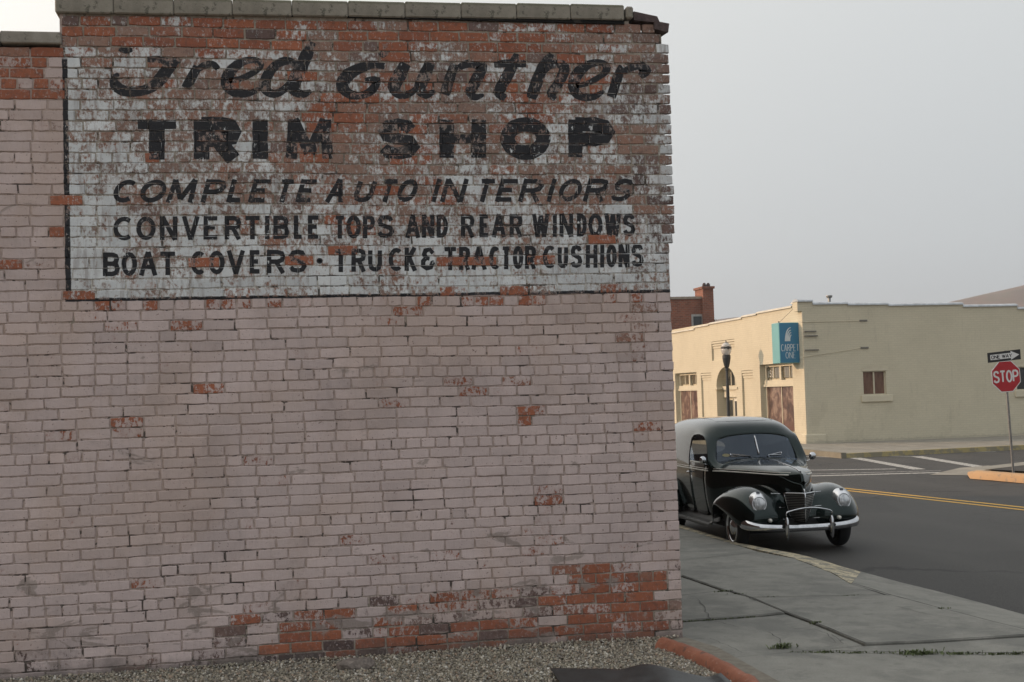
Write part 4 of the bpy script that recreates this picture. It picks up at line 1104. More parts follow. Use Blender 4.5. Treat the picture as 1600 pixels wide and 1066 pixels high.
def bay(y0, y1, z0, z1, first):
    d = FX+.20
    w_ = empty('shop_window', (d, (y0+y1)/2, z0)); w_.parent = cb; w_.location = Vector((d, (y0+y1)/2, z0))-Vector(cb.location)
    H = z1-z0
    MB().box(d-.06, d+.075, y0+.003, y1-.003, z0+H*.695, z0+H*.755).box(d-.09, d+.075, y0+.003, y1-.003, z0+H*.66, z0+H*.694).build('frame', M_CREAM2, w_)
    MB().box(d-.02, d+.075, y0+.003, y0+.07, z0+H*.757, z1-.003).box(d-.02, d+.075, y1-.12, y1-.003, z0, z1-.003).box(d-.02, d+.075, y0+.07, y1-.12, z1-.09, z1-.003).build('frame', M_CREAM2, w_)
    ym = (y0+y1)/2+.0
    MB().box(d-.04, d+.075, ym-.075, ym+.075, z0+H*.757, z1-.09).build('mullion', M_CREAM2, w_)
    for (a, b) in ((y0+.08, ym-.08), (ym+.08, y1-.13)):
        for (p_, q_) in ((a, (a+b)/2-.025), ((a+b)/2+.025, b)):
            MB().box(d+.02, d+.05, p_, q_, z0+H*.79, z1-.12).build('pane', M_CURT, w_)
        MB().box(d+.0, d+.055, (a+b)/2-.024, (a+b)/2+.024, z0+H*.785, z1-.10).build('glazing_bar', M_CREAM2, w_)
    MB().box(d+.0, d+.02, y0+.02, ym-.025, z0+.03, z0+H*.655).build('poster', M_POST, w_)
    MB().box(d+.0, d+.02, ym+.025, y1-.125, z0+.03, z0+H*.655).build('poster', M_POST, w_)
    MB().box(d-.02, d+.03, ym-.022, ym+.022, z0, z0+H*.655).build('mullion', M_CREAM2, w_)
    MB().box(FX-.04, d+.07, y0-.05, y1+.05, z0-.09, z0-.003).build('sill', M_CREAM2, w_)
    return w_
bay(*RB[:4], True); bay(*LB[:4], False); bay(51.9, 54.6, .5, 2.6, False)
def flat_text(txt, mp, x0, x1, z0, z1, sw, mat, parent, gap=.22, name='letter', serif=False, hs=.8):
    """letters as separate flat pieces; mp(u,z)->3D, widths by glyph"""
    wds = {'I': .25, '1': .5, 'M': 1.2, 'W': 1.3, ' ': .4, 'N': 1.05, 'O': 1.1, 'C': 1.0}
    W_ = [wds.get(ch, .9) for ch in txt]; tot = sum(W_)+gap*(len(txt)-1); s_ = (x1-x0)/tot; x = x0
    for ch, wv in zip(txt, W_):
        if ch != ' ':
            V, F = [], []
            S_ = list(G[ch])
            if serif and ch not in 'OCS':
                for st in G[ch]:
                    if len(st) == 2 and st[0][1] != st[1][1]:
                        for (u, v_) in st:
                            if v_ in (0, 1): S_ = S_+[[(u-.13, v_), (u+.13, v_)]]
            for si, st in enumerate(S_):
                P = [(x+s_*wv*u if ch != 'I' else x+s_*wv*.5+(u-.5)*s_*.5, z0+(z1-z0)*v_) for u, v_ in st]
                thin = serif and len(st) == 2 and st[0][1] == st[1][1]
                for quad in ribbon(P, sw*(.5 if thin else 1)):
                    n = len(V); V += [mp(q.x, q.y, si*.0004) for q in quad]; F.append((n, n+1, n+2, n+3))
            mk(name, V, F, mat, parent)
        x += s_*(wv+gap)
flat_text('151', lambda u, z, d: (FX+.216-d, 41.09-(u), z), .06, .50, 2.30, 2.50, .026, M_NUM, cb, .5)

# side wall with its windows
gh = [(18.15, 18.92, 1.62, 2.44, .14), (23.43, 24.20, 1.62, 2.44, .14), (28.7, 29.43, 1.64, 2.42, .14)]
holes_wall(16.2, 46.0, 4.30, gh, gm_, .35, 'side_wall', M_CREAM, cb)
t = NT('brown_board'); P = t.tc.outputs['Object']
c = t.mix(t.gt(t.noise(4, 6, .6, t.scale(P, (3, 1, .6))), .5, .3), (0.115, 0.06, 0.042), (0.20, 0.115, 0.08)); M_BOARD = t.fin(c, .25)
for i, (a, b, c_, d, dp) in enumerate(gh):
    wv = empty('window', (a, GY, c_)); wv.parent = cb; wv.location = Vector(((a+b)/2, GY, c_))-Vector(cb.location)
    am = (a+b)/2
    MB().box(a, a+.03, GY+.06, GY+.135, c_, d-.07).box(b-.03, b, GY+.06, GY+.135, c_, d-.07).box(a+.03, b-.03, GY+.06, GY+.135, c_, c_+.03).box(a+.03, b-.03, GY+.06, GY+.135, d-.10, d-.07).box(am-.02, am+.02, GY+.05, GY+.135, c_+.03, d-.10).build('frame', M_CREAM2, wv)
    bd = M_BOARD if i != 1 else M_GLASSD
    MB().box(a+.03, am-.02, GY+.10, GY+.13, c_+.03, d-.10).build('pane', bd, wv)
    MB().box(am+.02, b-.03, GY+.10, GY+.13, c_+.03, d-.10).build('pane', bd, wv)
    MB().cbox(a-.09, b+.18, GY-.07, GY+.02, c_-.22, c_-.01, .015).build('sill', M_CREAM2, wv)
    m = MB(); n = 10
    for k in range(n):            # segmental brick arch with its filling
        u0_, u1_ = a-.03+(b-a+.12)*k/n, a-.03+(b-a+.12)*(k+1)/n
        f0, f1 = math.sin(PI*(k/n))*.08, math.sin(PI*((k+1)/n))*.08
        m.add([(u0_, GY-.012, d-.07), (u1_, GY-.012, d-.07), (u1_, GY-.012, d+.01+f1), (u0_, GY-.012, d+.01+f0)], [(0, 1, 2, 3)])
        m.add([(u0_, GY-.012, d+.01+f0), (u1_, GY-.012, d+.01+f1), (u1_, GY+.001, d+.01+f1), (u0_, GY+.001, d+.01+f0)], [(0, 1, 2, 3)])
        m.add([(u0_, GY-.02, d+.01+f0), (u1_, GY-.02, d+.01+f1), (u1_, GY-.02, d+.055+f1), (u0_, GY-.02, d+.055+f0)], [(0, 1, 2, 3)])
        m.add([(u0_, GY-.02, d+.01+f0), (u1_, GY-.02, d+.01+f1), (u1_, GY, d+.01+f1), (u0_, GY, d+.01+f0)], [(0, 1, 2, 3)])
    m.build('lintel', M_CREAM2, wv)
# parapet pieces above z 4.3 and tile coping, step by step
def parapet_gray(xa, ya, xb, yb):
    A = onY(xa, ya, GY-.03); B = onY(xb, yb, GY-.03)
    zt = (A.z+B.z)/2
    MB().box(A.x, B.x, GY, GY+.35, 4.30, zt-.07).build('parapet', M_CREAM, cb)
    r_ = .055
    m = MB(); n = 10; rows = []
    for X, z in ((A.x, zt), (B.x, zt)):
        rows.append([(X, GY+.175-.225*math.cos(PI*k/n), z-.085+.09*math.sin(PI*k/n)**.7) for k in range(n+1)])
    m.grid(rows); m.add(rows[0], [tuple(range(n+1))]); m.add(rows[1], [tuple(range(n+1))[::-1]])
    m.build('coping_tile', M_TILE, cb)
for s_ in ((1246, 467.5, 1270, 467.0), (1270, 471.5, 1325, 471.5), (1325, 473, 1388, 472), (1388, 475, 1505, 470.8), (1505, 476, 1590, 474), (1590, 478, 1700, 478), (1700, 484, 1850, 484)):
    parapet_gray(*s_)
def parapet_fac(xa, ya, xb, yb):
    A = onX(xa, ya, FX-.03); B = onX(xb, yb, FX-.03); zt = (A.z+B.z)/2
    y0, y1 = B.y, A.y
    MB().box(FX, FX+.35, max(y0, 37.51), y1, 4.42, max(4.43, zt-.07)).build('parapet', M_CREAM, cb)
    m = MB(); n = 10; rows = []
    for Y in (y0, y1):
        rows.append([(FX+.175-.225*math.cos(PI*k/n), Y, zt-.085+.09*math.sin(PI*k/n)**.7) for k in range(n+1)])
    m.grid(rows); m.add(rows[0], [tuple(range(n+1))]); m.add(rows[1], [tuple(range(n+1))[::-1]])
    m.build('coping_tile', simple_tile, cb)
simple_tile = simple('cream_coping_tile', (0.60, 0.56, 0.47), .5, var=.1, scale=3)
for s_ in ((1236, 472, 1246, 468.5), (1181, 486.5, 1236, 477), (1158, 492.5, 1181, 488.5), (1107, 504, 1158, 494.5), (1084, 509, 1107, 505.5), (1030, 522.5, 1084, 511)):
    parapet_fac(*s_)
MB().box(FX+.35, 46.0, GY+.35, 58.0, 4.0, 4.1).build('roof', M_ROOF, cb)
MB().box(45.65, 46.0, GY+.35, 58.0, 0, 4.3).build('rear_wall', M_CREAM, cb)
MB().box(FX, 46.0, 58.0, 58.3, 0, 4.3).build('rear_wall', M_CREAM, cb)
# corner plinth
MB().cbox(FX-.06, FX+.62, GY-.06, GY+.30, 0, .45, .02).build('plinth', M_CREAM, cb)
# anchor rods and plates on the side wall
M_STEEL = simple('painted_steel', (0.20, 0.19, 0.17), .6, .3)
m = MB()
for a, b in (((1249, 503.5), (1343, 501.5)), ((1250, 559), (1345, 544))):
    p, q = onY(*a, GY-.02), onY(*b, GY-.02); MB().tube([p, q], .008, 5).build('guy_rod', M_CREAM2, cb)
    MB().box(q.x, q.x+.26, GY-.03, GY-.002, q.z-.02, q.z+.03).build('anchor_plate', M_STEEL, cb)

# vent pipe on the roof
vp = onY(1296, 473, 41.0); vt = onY(1296, 461, 41.0)
o = MB().lathe((vp.x, 41.0, 0), [(.05, 4.1), (.05, vt.z-.10), (.09, vt.z-.10), (.11, vt.z-.04), (.11, vt.z-.02), (.0, vt.z)], 10).build('vent_pipe', simple('galvanised', (0.35, 0.36, 0.36), .5, .6))
tag(o, 'small grey vent pipe standing on the flat roof of the cream shop', 'vent')

# projecting sign
Yf = 37.82
sA = onY(1216.5, 505, Yf); sB = onY(1249.5, 504, Yf); sC = onY(1249.5, 566.5, Yf); sD = onX(1205, 505, sA.x)
zt, zb = onY(1233, 504, Yf).z, onY(1233, 567.5, Yf).z
sx0, sx1 = sA.x, sB.x; sy1 = sD.y
sign = empty('shop_sign', (sx0, Yf, zb), 'blue projecting shop sign on the corner of the cream building with white lettering', 'sign')
M_SB = simple('sign_blue', (0.045, 0.20, 0.34), .35, var=.05, scale=2); M_ST = simple('sign_teal', (0.16, 0.40, 0.42), .35, var=.04, scale=2)
m = MB(); m.cbox(sx0, sx1, Yf, sy1, zb, zt, .015).build('sign_box', M_ST, sign)
MB().box(sx0+.02, sx1-.02, Yf-.006, Yf+.001, zb+.02, zt-.02).build('sign_face', M_SB, sign)
MB().box(sx0+.02, sx1-.02, sy1-.001, sy1+.006, zb+.02, zt-.02).build('sign_face', M_SB, sign)
sw_, sh_ = sx1-sx0, zt-zb
M_SW = simple('sign_white', (0.62, 0.68, 0.70), .5, var=.03)
smap = lambda u, z, d: (u, Yf-.009-d, z)
flat_text('CARPET', smap, sx0+.08*sw_, sx0+.90*sw_, zb+.30*sh_, zb+.46*sh_, .020, M_SW, sign, .42, serif=True)
flat_text('ONE', smap, sx0+.28*sw_, sx0+.74*sw_, zb+.12*sh_, zb+.27*sh_, .017, M_SW, sign, .42, serif=True)
for i in range(4):           # fanned strokes emblem
    x0 = sx0+(.30+.06*i)*sw_; h_ = (.33-.06*i)*sh_; P = []
    for k in range(9):
        f = k/8; P.append((x0+(.26-.05*i)*sw_*f**1.9, zb+.54*sh_+h_*math.sin(f*PI/2)))
    V, F = [], []
    for quad in ribbon(P, [.05*(1-.75*k/8)+.008 for k in range(9)]):
        n = len(V); V += [smap(q.x, q.y, i*.0004) for q in quad]; F.append((n, n+1, n+2, n+3))
    mk('emblem_stroke', V, F, M_SW, sign)
for yy, ln in ((519, .38), (526, .42), (548, .44)):
    z_ = onY(1255, yy, Yf).z; MB().box(sx1-.02, sx1+ln, GY-.06, GY-.02, z_-.015, z_+.02).build('bracket', M_STEEL, sign)
MB().tube([(sx0+.05, Yf+.1, zt), (16.2, 37.9, 4.5)], .006, 5).build('stay_wire', M_STEEL, sign)
MB().tube([(sx0+.05, Yf+.1, zt), (sx0+.05, Yf+.1, zt+.05)], .02, 6).build('eye_bolt', M_STEEL, sign)

# ------------------------------------------------------------------ street lamp
LX = 15.15
lb = onX(1138.5, 650, LX); lt = onX(1132.5, 536.5, LX)
ly = lb.y
lamp = empty('street_lamp', (LX, ly, .15), 'dark street lamp with an acorn globe in front of the arched entrance', 'lamp')
M_IRON = simple('dark_iron_paint', (0.035, 0.04, 0.045), .45, var=.1)
def lz(y): return onX(1133.5, y, LX).z
zg0, zg1, ztp = lz(565), lz(541), lz(533)
MB().lathe((LX, ly, 0), [(.20, .15), (.20, .25), (.15, .40), (.13, .9), (.065, 1.0), (.050, lz(580)), (.07, lz(579)), (.07, lz(576)), (.045, lz(575)), (.05, lz(571))], 12).build('post', M_IRON, lamp, smooth=False)
MB().lathe((LX, ly, 0), [(.06, lz(575)), (.09, lz(572)), (.115, lz(567)), (.142, lz(560)), (.14, lz(555.5)), (.12, lz(555))], 14).build('fitter', M_IRON, lamp)
t = NT('globe_glass'); t.b.inputs['Transmission Weight'].default_value = .35; M_GLOBE = t.fin((0.72, 0.70, 0.68), .25)
MB().lathe((LX, ly, 0), [(.11, lz(555.2)), (.158, lz(551)), (.18, lz(547)), (.178, lz(545)), ], 16).build('globe', M_GLOBE, lamp, smooth=True)
MB().lathe((LX, ly, 0), [(.184, lz(545.1)), (.184, lz(542.6))], 16).build('band', M_IRON, lamp)
MB().lathe((LX, ly, 0), [(.178, lz(542.5)), (.145, lz(539)), (.08, lz(536.3)), (.02, lz(535.5))], 16).build('cap', M_GLOBE, lamp, smooth=True)
MB().lathe((LX, ly, 0), [(.04, lz(536)), (.03, lz(534.8)), (.004, lz(531.5))], 8).build('finial', M_IRON, lamp)
for s_ in (-1, 1): MB().box(LX-.03, LX+.03, ly+s_*.195-.02, ly+s_*.195+.02, lz(546.2), lz(541.8)).build('bracket', M_IRON, lamp)

# ------------------------------------------------------------------ stop sign
pb_ = onZ(1583.5, 737, .14); SY = pb_.y
ss = empty('stop_sign', tuple(pb_), 'red octagonal stop sign with a one way plate above it on a leaning grey post', 'sign')
pt_ = onY(1571, 548, SY)
M_POSTM = simple('galvanised_post', (0.22, 0.22, 0.22), .55, .5, var=.2, scale=10)
MB().tube([pb_-Vector((0, 0, .05)), onY(1573, 607, SY), pt_], .024, 6).build('post', M_POSTM, ss)
oc = onY(1571.8, 588.3, SY-.04); R_ = 0.0
rad = (onY(1594.3, 588, SY-.04)-onY(1549.5, 588, SY-.04)).length/2/math.cos(PI/8)
tilt = math.radians(2.3)
ex = Vector((math.cos(tilt)*.985, .17, math.sin(tilt)*1.0)); ex = Vector((math.cos(tilt), 0, math.sin(tilt))); ez = Vector((-math.sin(tilt), 0, math.cos(tilt)))
def octo(r, y, name, mat, par, th=.004):
    V = []
    for yy in (y, y+th):
        for k in range(8):
            a = PI/8+k*PI/4; v = oc+ex*(r*math.cos(a))+ez*(r*math.sin(a)); V.append((v.x, yy, v.z))
    return mk(name, V, [tuple(range(8)), tuple(range(8, 16))[::-1]]+[(k, (k+1) % 8, 8+(k+1) % 8, 8+k) for k in range(8)], mat, par)
M_RW = simple('sign_reflective_white', (0.68, 0.68, 0.68), .4, var=.03); M_RR = simple('sign_red', (0.42, 0.012, 0.022), .35, var=.06, scale=3)
M_BK = simple('sign_black', (0.015, 0.015, 0.017), .4)
plate = octo(rad, SY-.045, 'sign_plate', M_RW, ss)
octo(rad*.945, SY-.048, 'sign_face', M_RR, ss, .0025)
def smap2(u, z, d):
    v = oc+ex*u+ez*z; return (v.x, SY-.0495-d, v.z)
for ch, a in zip('STOP', (-.80, -.395, .02, .435)):
    V, F = [], []
    for si, st in enumerate(G[ch]):
        P = [(rad*(a+.02+.30*u), rad*(-.31+.62*v_)) for u, v_ in st]
        for quad in ribbon(P, rad*.108):
            n = len(V); V += [smap2(q.x, q.y, si*.0004) for q in quad]; F.append((n, n+1, n+2, n+3))
    mk('letter', V, F, M_RW, ss)
# one way plate
c0, c1, c2, c3 = [onY(x, y, SY-.04) for x, y in ((1542.3, 551.8), (1593.8, 545.8), (1595.0, 561.5), (1543.5, 567.3))]
def owm(u, v_, d):
    p = c3.lerp(c2, u).lerp(c0.lerp(c1, u), v_); return (p.x, SY-.045-d, p.z)
V = [owm(0, 0, 0), owm(1, 0, 0), owm(1, 1, 0), owm(0, 1, 0), owm(0, 0, -.004), owm(1, 0, -.004), owm(1, 1, -.004), owm(0, 1, -.004)]
mk('one_way_plate', V, [(0, 1, 2, 3), (7, 6, 5, 4), (0, 1, 5, 4), (1, 2, 6, 5), (2, 3, 7, 6), (3, 0, 4, 7)], M_BK, ss)
mk('arrow', [owm(*p, .003) for p in ((.08, .24), (.70, .24), (.70, .06), (.96, .5), (.70, .94), (.70, .76), (.08, .76))], [tuple(range(7))], M_RW, ss)
def owt(u, z, d): return owm(u, z, .0045+d)
asp = .30
x = .115
for ch, wv in (('O', .075), ('N', .07), ('E', .06), (' ', .03), ('W', .095), ('A', .075), ('Y', .075)):
    if ch != ' ':
        V, F = [], []
        for si, st in enumerate(G[ch]):
            P = [((x+wv*u)*3.2, .34+.32*v_) for u, v_ in st]
            for quad in ribbon(P, .045*1.4):
                n = len(V); V += [owt(q.x/3.2, q.y, si*.0004) for q in quad]; F.append((n, n+1, n+2, n+3))
        mk('letter', V, F, M_BK, ss)
    x += wv+.022

# ------------------------------------------------------------------ red brick building beyond, tree, hill
t = NT('red_brick_far'); P = t.n('ShaderNodeNewGeometry').outputs['Position']; x, y, z = t.sep(P)
comb = t.n('ShaderNodeCombineXYZ'); t.l(t.math('ADD', x, y), comb.inputs[0]); t.l(z, comb.inputs[1])
br = t.n('ShaderNodeTexBrick'); t.l(comb.outputs[0], br.inputs['Vector']); br.inputs['Scale'].default_value = 1; br.inputs['Brick Width'].default_value = .22; br.inputs['Row Height'].default_value = .09
br.inputs['Mortar Size'].default_value = .01
br.inputs['Color1'].default_value = (0.29, 0.105, 0.068, 1); br.inputs['Color2'].default_value = (0.19, 0.07, 0.05, 1); br.inputs['Mortar'].default_value = (0.24, 0.17, 0.13, 1)
c = t.mix(t.math('MULTIPLY', t.gt(t.noise(1.2, 6, .7, P), .55, .1), .4), br.outputs['Color'], (0.14, 0.07, 0.055)); M_RB = t.fin(c, .9)
RX, RY = 20.0, 62.0
pr0 = onY(1030, 468, RY); pr1 = onY(1097, 467, RY); prb = onY(1113, 500, RY); prt = onY(1113, 448, RY); pc0 = onY(1095.5, 448, RY)
rb_ = empty('brick_building', (pr1.x, RY, 0), 'red brick upper storey with a chimney rising behind the cream shop', 'building')
m = MB(); m.box(pr0.x-8, prb.x, RY, RY+9, 0, pr1.z); m.build('wall', M_RB, rb_)
MB().box(pr0.x-8.05, pc0.x, RY-.06, RY+9, pr1.z+.001, pr1.z+.12).build('cornice', simple('pale_stone', (.33, .28, .23), .8), rb_)
MB().box(pc0.x, prb.x+.02, RY-.25, RY+1.0, 0, prt.z-.12).box(pc0.x-.06, prb.x+.08, RY-.31, RY+1.06, prt.z-.119, prt.z).build('chimney', M_RB, rb_)
for xx in (pc0.x+.2, prb.x-.12):
    MB().lathe((xx, RY+.1, 0), [(.09, prt.z), (.11, prt.z+.10), (.05, prt.z+.2)], 8).build('chimney_pot', M_DARKB, rb_)
w0 = onY(1082, 508, RY); w1 = onY(1097, 493, RY)
wv = MB().box(w0.x-.05, w1.x+.05, RY-.03, RY+.02, w0.z-1.5, w1.z+.06).build('window', simple('grey_frame', (.36, .36, .35), .6), rb_)
MB().box(w0.x+.05, w1.x-.05, RY-.04, RY-.031, w0.z-1.4, w1.z-.05).build('pane', M_GLASSD, wv)

M_LEAF = NT('dark_leaves'); c = M_LEAF.mix(M_LEAF.noise(1.1, 5, .6), (0.018, 0.032, 0.012), (0.055, 0.085, 0.030)); M_LEAF = M_LEAF.fin(c, .7)
M_BARK = simple('bark', (0.09, 0.07, 0.05), .9)
tc_ = onY(1119, 506, 74)
tree = empty('tree', (tc_.x, 74, 0), 'dark green tree showing behind the chimney of the red brick building', 'tree')
MB().tube([(tc_.x-1.5, 74, -.06), (tc_.x-1.3, 74, 3), (tc_.x-1.2, 74, 5.2)], [.28, .2, .12], 8).build('trunk', M_BARK, tree)
V, F = [], []
lobes = [(tc_.x-1.4, 74, tc_.z-.7, 1.5), (tc_.x-.6, 74.3, tc_.z-1.0, 1.15), (tc_.x-2.3, 73.7, tc_.z-.9, 1.2), (tc_.x-1.0, 74.1, tc_.z-1.8, 1.4), (tc_.x-1.8, 74, tc_.z-2.2, 1.4), (tc_.x-.9, 74, tc_.z-.1, .8)]
for (a, b, c_, r) in lobes:
    for i in range(1500):
        d = Vector((random.gauss(0, 1), random.gauss(0, 1), random.gauss(0, 1))).normalized()*(r*random.uniform(.45, 1.05)*(1+.25*mnoise.noise(Vector((a, i*.01, c_)))))
        p = Vector((a, b, c_))+d; s_ = random.uniform(.05, .12)
        u = Vector((random.gauss(0, 1), random.gauss(0, 1), random.gauss(0, 1))).normalized(); v_ = u.orthogonal().normalized()
        n = len(V); V += [p-u*s_, p+v_*s_*.5, p+u*s_, p-v_*s_*.5]; F.append((n, n+1, n+2, n+3))
mk('crown', V, F, M_LEAF, tree)

t = NT('dry_hillside'); P = t.n('ShaderNodeNewGeometry').outputs['Position']
c = t.mix(t.gt(t.noise(.012, 8, .62, P), .5, .15), (0.135, 0.105, 0.088), (0.185, 0.13, 0.105))
c = t.mix(t.math('MULTIPLY', t.gt(t.noise(.05, 7, .7, P), .56, .05), .5), c, (0.14, 0.13, 0.095)); M_HILL = t.fin(c, .95)
HY = 900.0; rows = []
ridge = [(900, 520), (1150, 500), (1300, 492), (1380, 486), (1440, 479), (1480, 471), (1520, 462), (1560, 452), (1600, 443), (1660, 428), (1750, 412), (1900, 405), (2200, 430), (2600, 480), (3200, 540)]
X_ = [onY(a, b, HY).x for a, b in ridge]; Z_ = [max(0, onY(a, b, HY).z) for a, b in ridge]
for j in range(40):
    f = j/39; y = 480+f*(HY-480)*2.2; r_ = []
    for i in range(110):
        x = X_[0]+(X_[-1]-X_[0])*i/109; zr = float(np.interp(x, X_, Z_))
        g = f*2.2; prof = min(1, g)**1.25 if g <= 1 else max(0, 1-(g-1)/1.2)**1.1
        nz = mnoise.fractal(Vector((x*.006, y*.006, 0)), 1.0, 2.0, 5)*14*min(1, zr/60)*(1 if abs(g-1) > .02 else .15)
        edge = min(1, i/6, (109-i)/6)
        r_.append((x, y, max(-.5, (zr*prof+nz*math.sin(PI*min(1, max(0, g/2.2)))*.8)*edge-.5)))
    rows.append(r_)
MB().grid(rows).build('hill', M_HILL, smooth=True, kind='structure', origin=(0, 0, 0))

#@@CAR
# ------------------------------------------------------------------ vintage panel van
# frame: x across (towards the street is +), y backwards from the front axle, z up; real size in metres
car = empty('parked_van', (6.16, 14.95, 0), 'dark green vintage panel van with chrome bumper parked at the kerb, nose to the camera', 'van', rz=-math.radians(1.2), sc=.88)
t = NT('dark_green_car_paint'); t.b.inputs['Coat Weight'].default_value = 1.0; t.b.inputs['Coat Roughness'].default_value = .03; t.b.inputs['Coat IOR'].default_value = 1.38
c = t.mix(t.gt(t.noise(2.0, 3, .5), .5, .5), (0.0032, 0.0115, 0.0108), (0.0045, 0.0145, 0.0138)); M_CAR = t.fin(c, .22, 0.85)
t = NT('chrome'); c = t.mix(t.gt(t.noise(14, 4, .6), .5, .3), (0.50, 0.51, 0.53), (0.62, 0.63, 0.65)); M_CHR = t.fin(c, .07, 1.0)
t = NT('cream_trim_metal'); M_TRIM = t.fin((0.70, 0.68, 0.62), .35, .3)
M_TYRE = simple('tyre_rubber', (0.012, 0.012, 0.013), .7, bump=.2, bscale=200)
M_UNDER = simple('underbody', (0.008, 0.008, 0.008), .9)
M_STEELD = simple('dark_rim_paint', (0.05, 0.05, 0.05), .4, .3)
M_INT = simple('dark_interior', (0.015, 0.014, 0.013), .8)
def glass_mat(name, tint, refl=.06):
    t = NT(name); t.t.nodes.remove(t.b)
    tr = t.n('ShaderNodeBsdfTransparent'); tr.inputs[0].default_value = (*tint, 1)
    gl_ = t.n('ShaderNodeBsdfGlossy'); gl_.inputs['Roughness'].default_value = .02; gl_.inputs[0].default_value = (.72, .84, 1, 1)
    fr = t.n('ShaderNodeFresnel'); fr.inputs[0].default_value = 1.5
    nz_ = t.noise(1.5, 3, .5)
    mx_ = t.n('ShaderNodeMixShader'); t.l(t.math('ADD', fr.outputs[0], t.math('MULTIPLY_ADD', nz_, .02, refl), clamp=True), mx_.inputs[0]); t.l(tr.outputs[0], mx_.inputs[1]); t.l(gl_.outputs[0], mx_.inputs[2])
    t.l(mx_.outputs[0], t.out.inputs[0]); return t.m
M_CGL = glass_mat('tinted_glass', (0.22, 0.27, 0.35), .03); M_CGL2 = glass_mat('side_glass', (0.85, 0.88, 0.88), .01)

def hood(b, w_, zt):
    return [(w_*.90, b, .52), (w_*.96, b, .70), (w_*1.0, b, .86), (w_*1.0, b, 1.00), (w_*.985, b, 1.055), (w_*.93, b, min(zt-.05, 1.105)), (w_*.78, b, zt-.045), (w_*.55, b, zt-.02), (w_*.28, b, zt-.005), (0, b, zt)]
def prow(z): return -.665 if z < .80 else -.665+.075*((z-.80)/.30)**2.2
ST = [
 [(.004, prow(z), z) for z in (.50, .62, .74, .86, .94, .99, 1.03, 1.055, 1.07)]+[(0, -.585, 1.08)],
 [(.11, -.50, .52), (.12, -.505, .66), (.13, -.515, .78), (.13, -.515, .88), (.125, -.515, .95), (.115, -.51, 1.0), (.10, -.51, 1.045), (.075, -.515, 1.075), (.038, -.525, 1.09), (0, -.535, 1.097)],
 hood(-.36, .235, 1.133), hood(-.17, .315, 1.157), hood(.15, .41, 1.18), hood(.55, .53, 1.202),
 [(.60, .90, .46), (.645, .90, .66), (.665, .90, .86), (.665, .90, 1.00), (.655, .90, 1.06), (.61, .90, 1.115), (.52, .89, 1.165), (.38, .86, 1.19), (.2, .85, 1.207), (0, .85, 1.213)],
 [(.70, 1.04, .40), (.745, 1.04, .62), (.765, 1.04, .86), (.765, 1.03, 1.03), (.745, 1.03, 1.10), (.690, 1.07, 1.140), (.625, 1.12, 1.160), (.44, 1.07, 1.205), (.23, 1.035, 1.225), (0, 1.02, 1.232)],
 [(.72, 1.22, .38), (.775, 1.22, .62), (.795, 1.22, .86), (.795, 1.22, 1.05), (.780, 1.10, 1.165), (.705, 1.30, 1.530), (.560, 1.29, 1.485), (.40, 1.25, 1.53), (.21, 1.225, 1.555), (0, 1.21, 1.562)],
 [(.73, 1.50, .37), (.785, 1.50, .62), (.805, 1.50, .86), (.805, 1.50, 1.06), (.790, 1.50, 1.17), (.735, 1.50, 1.560), (.665, 1.46, 1.635), (.50, 1.36, 1.71), (.24, 1.33, 1.725), (0, 1.32, 1.735)],
 [(.74, 1.84, .37), (.79, 1.84, .62), (.81, 1.84, .86), (.81, 1.84, 1.06), (.795, 1.93, 1.17), (.750, 1.90, 1.555), (.695, 1.80, 1.675), (.53, 1.78, 1.775), (.25, 1.76, 1.797), (0, 1.76, 1.807)],
 [(.74, 2.08, .37), (.79, 2.08, .62), (.81, 2.08, .86), (.81, 2.08, 1.06), (.80, 2.08, 1.15), (.76, 2.08, 1.55), (.71, 2.08, 1.69), (.54, 2.08, 1.79), (.25, 2.08, 1.81), (0, 2.08, 1.82)],
 [(.74, 2.70, .38), (.79, 2.70, .62), (.81, 2.70, .86), (.81, 2.70, 1.06), (.80, 2.70, 1.15), (.765, 2.70, 1.55), (.715, 2.70, 1.69), (.545, 2.70, 1.79), (.25, 2.70, 1.805), (0, 2.70, 1.815)],
 [(.72, 3.45, .40), (.77, 3.45, .62), (.79, 3.45, .86), (.79, 3.45, 1.06), (.78, 3.45, 1.15), (.745, 3.45, 1.52), (.69, 3.45, 1.66), (.52, 3.45, 1.755), (.26, 3.45, 1.785), (0, 3.45, 1.795)],
 [(.68, 3.80, .42), (.72, 3.82, .62), (.735, 3.82, .86), (.73, 3.80, 1.06), (.72, 3.78, 1.15), (.64, 3.72, 1.44), (.57, 3.68, 1.54), (.41, 3.66, 1.64), (.21, 3.65, 1.67), (0, 3.65, 1.675)],
 [(.50, 3.93, .44), (.52, 3.96, .62), (.53, 3.96, .86), (.52, 3.94, 1.06), (.50, 3.92, 1.15), (.42, 3.82, 1.40), (.36, 3.78, 1.48), (.26, 3.74, 1.55), (.13, 3.73, 1.57), (0, 3.73, 1.575)],
 [(0, 3.96, .44), (0, 3.99, .62), (0, 3.99, .86), (0, 3.97, 1.06), (0, 3.95, 1.15), (0, 3.86, 1.38), (0, 3.82, 1.43), (0, 3.79, 1.48), (0, 3.77, 1.50), (0, 3.765, 1.51)],
]
ns, nc = len(ST), 10
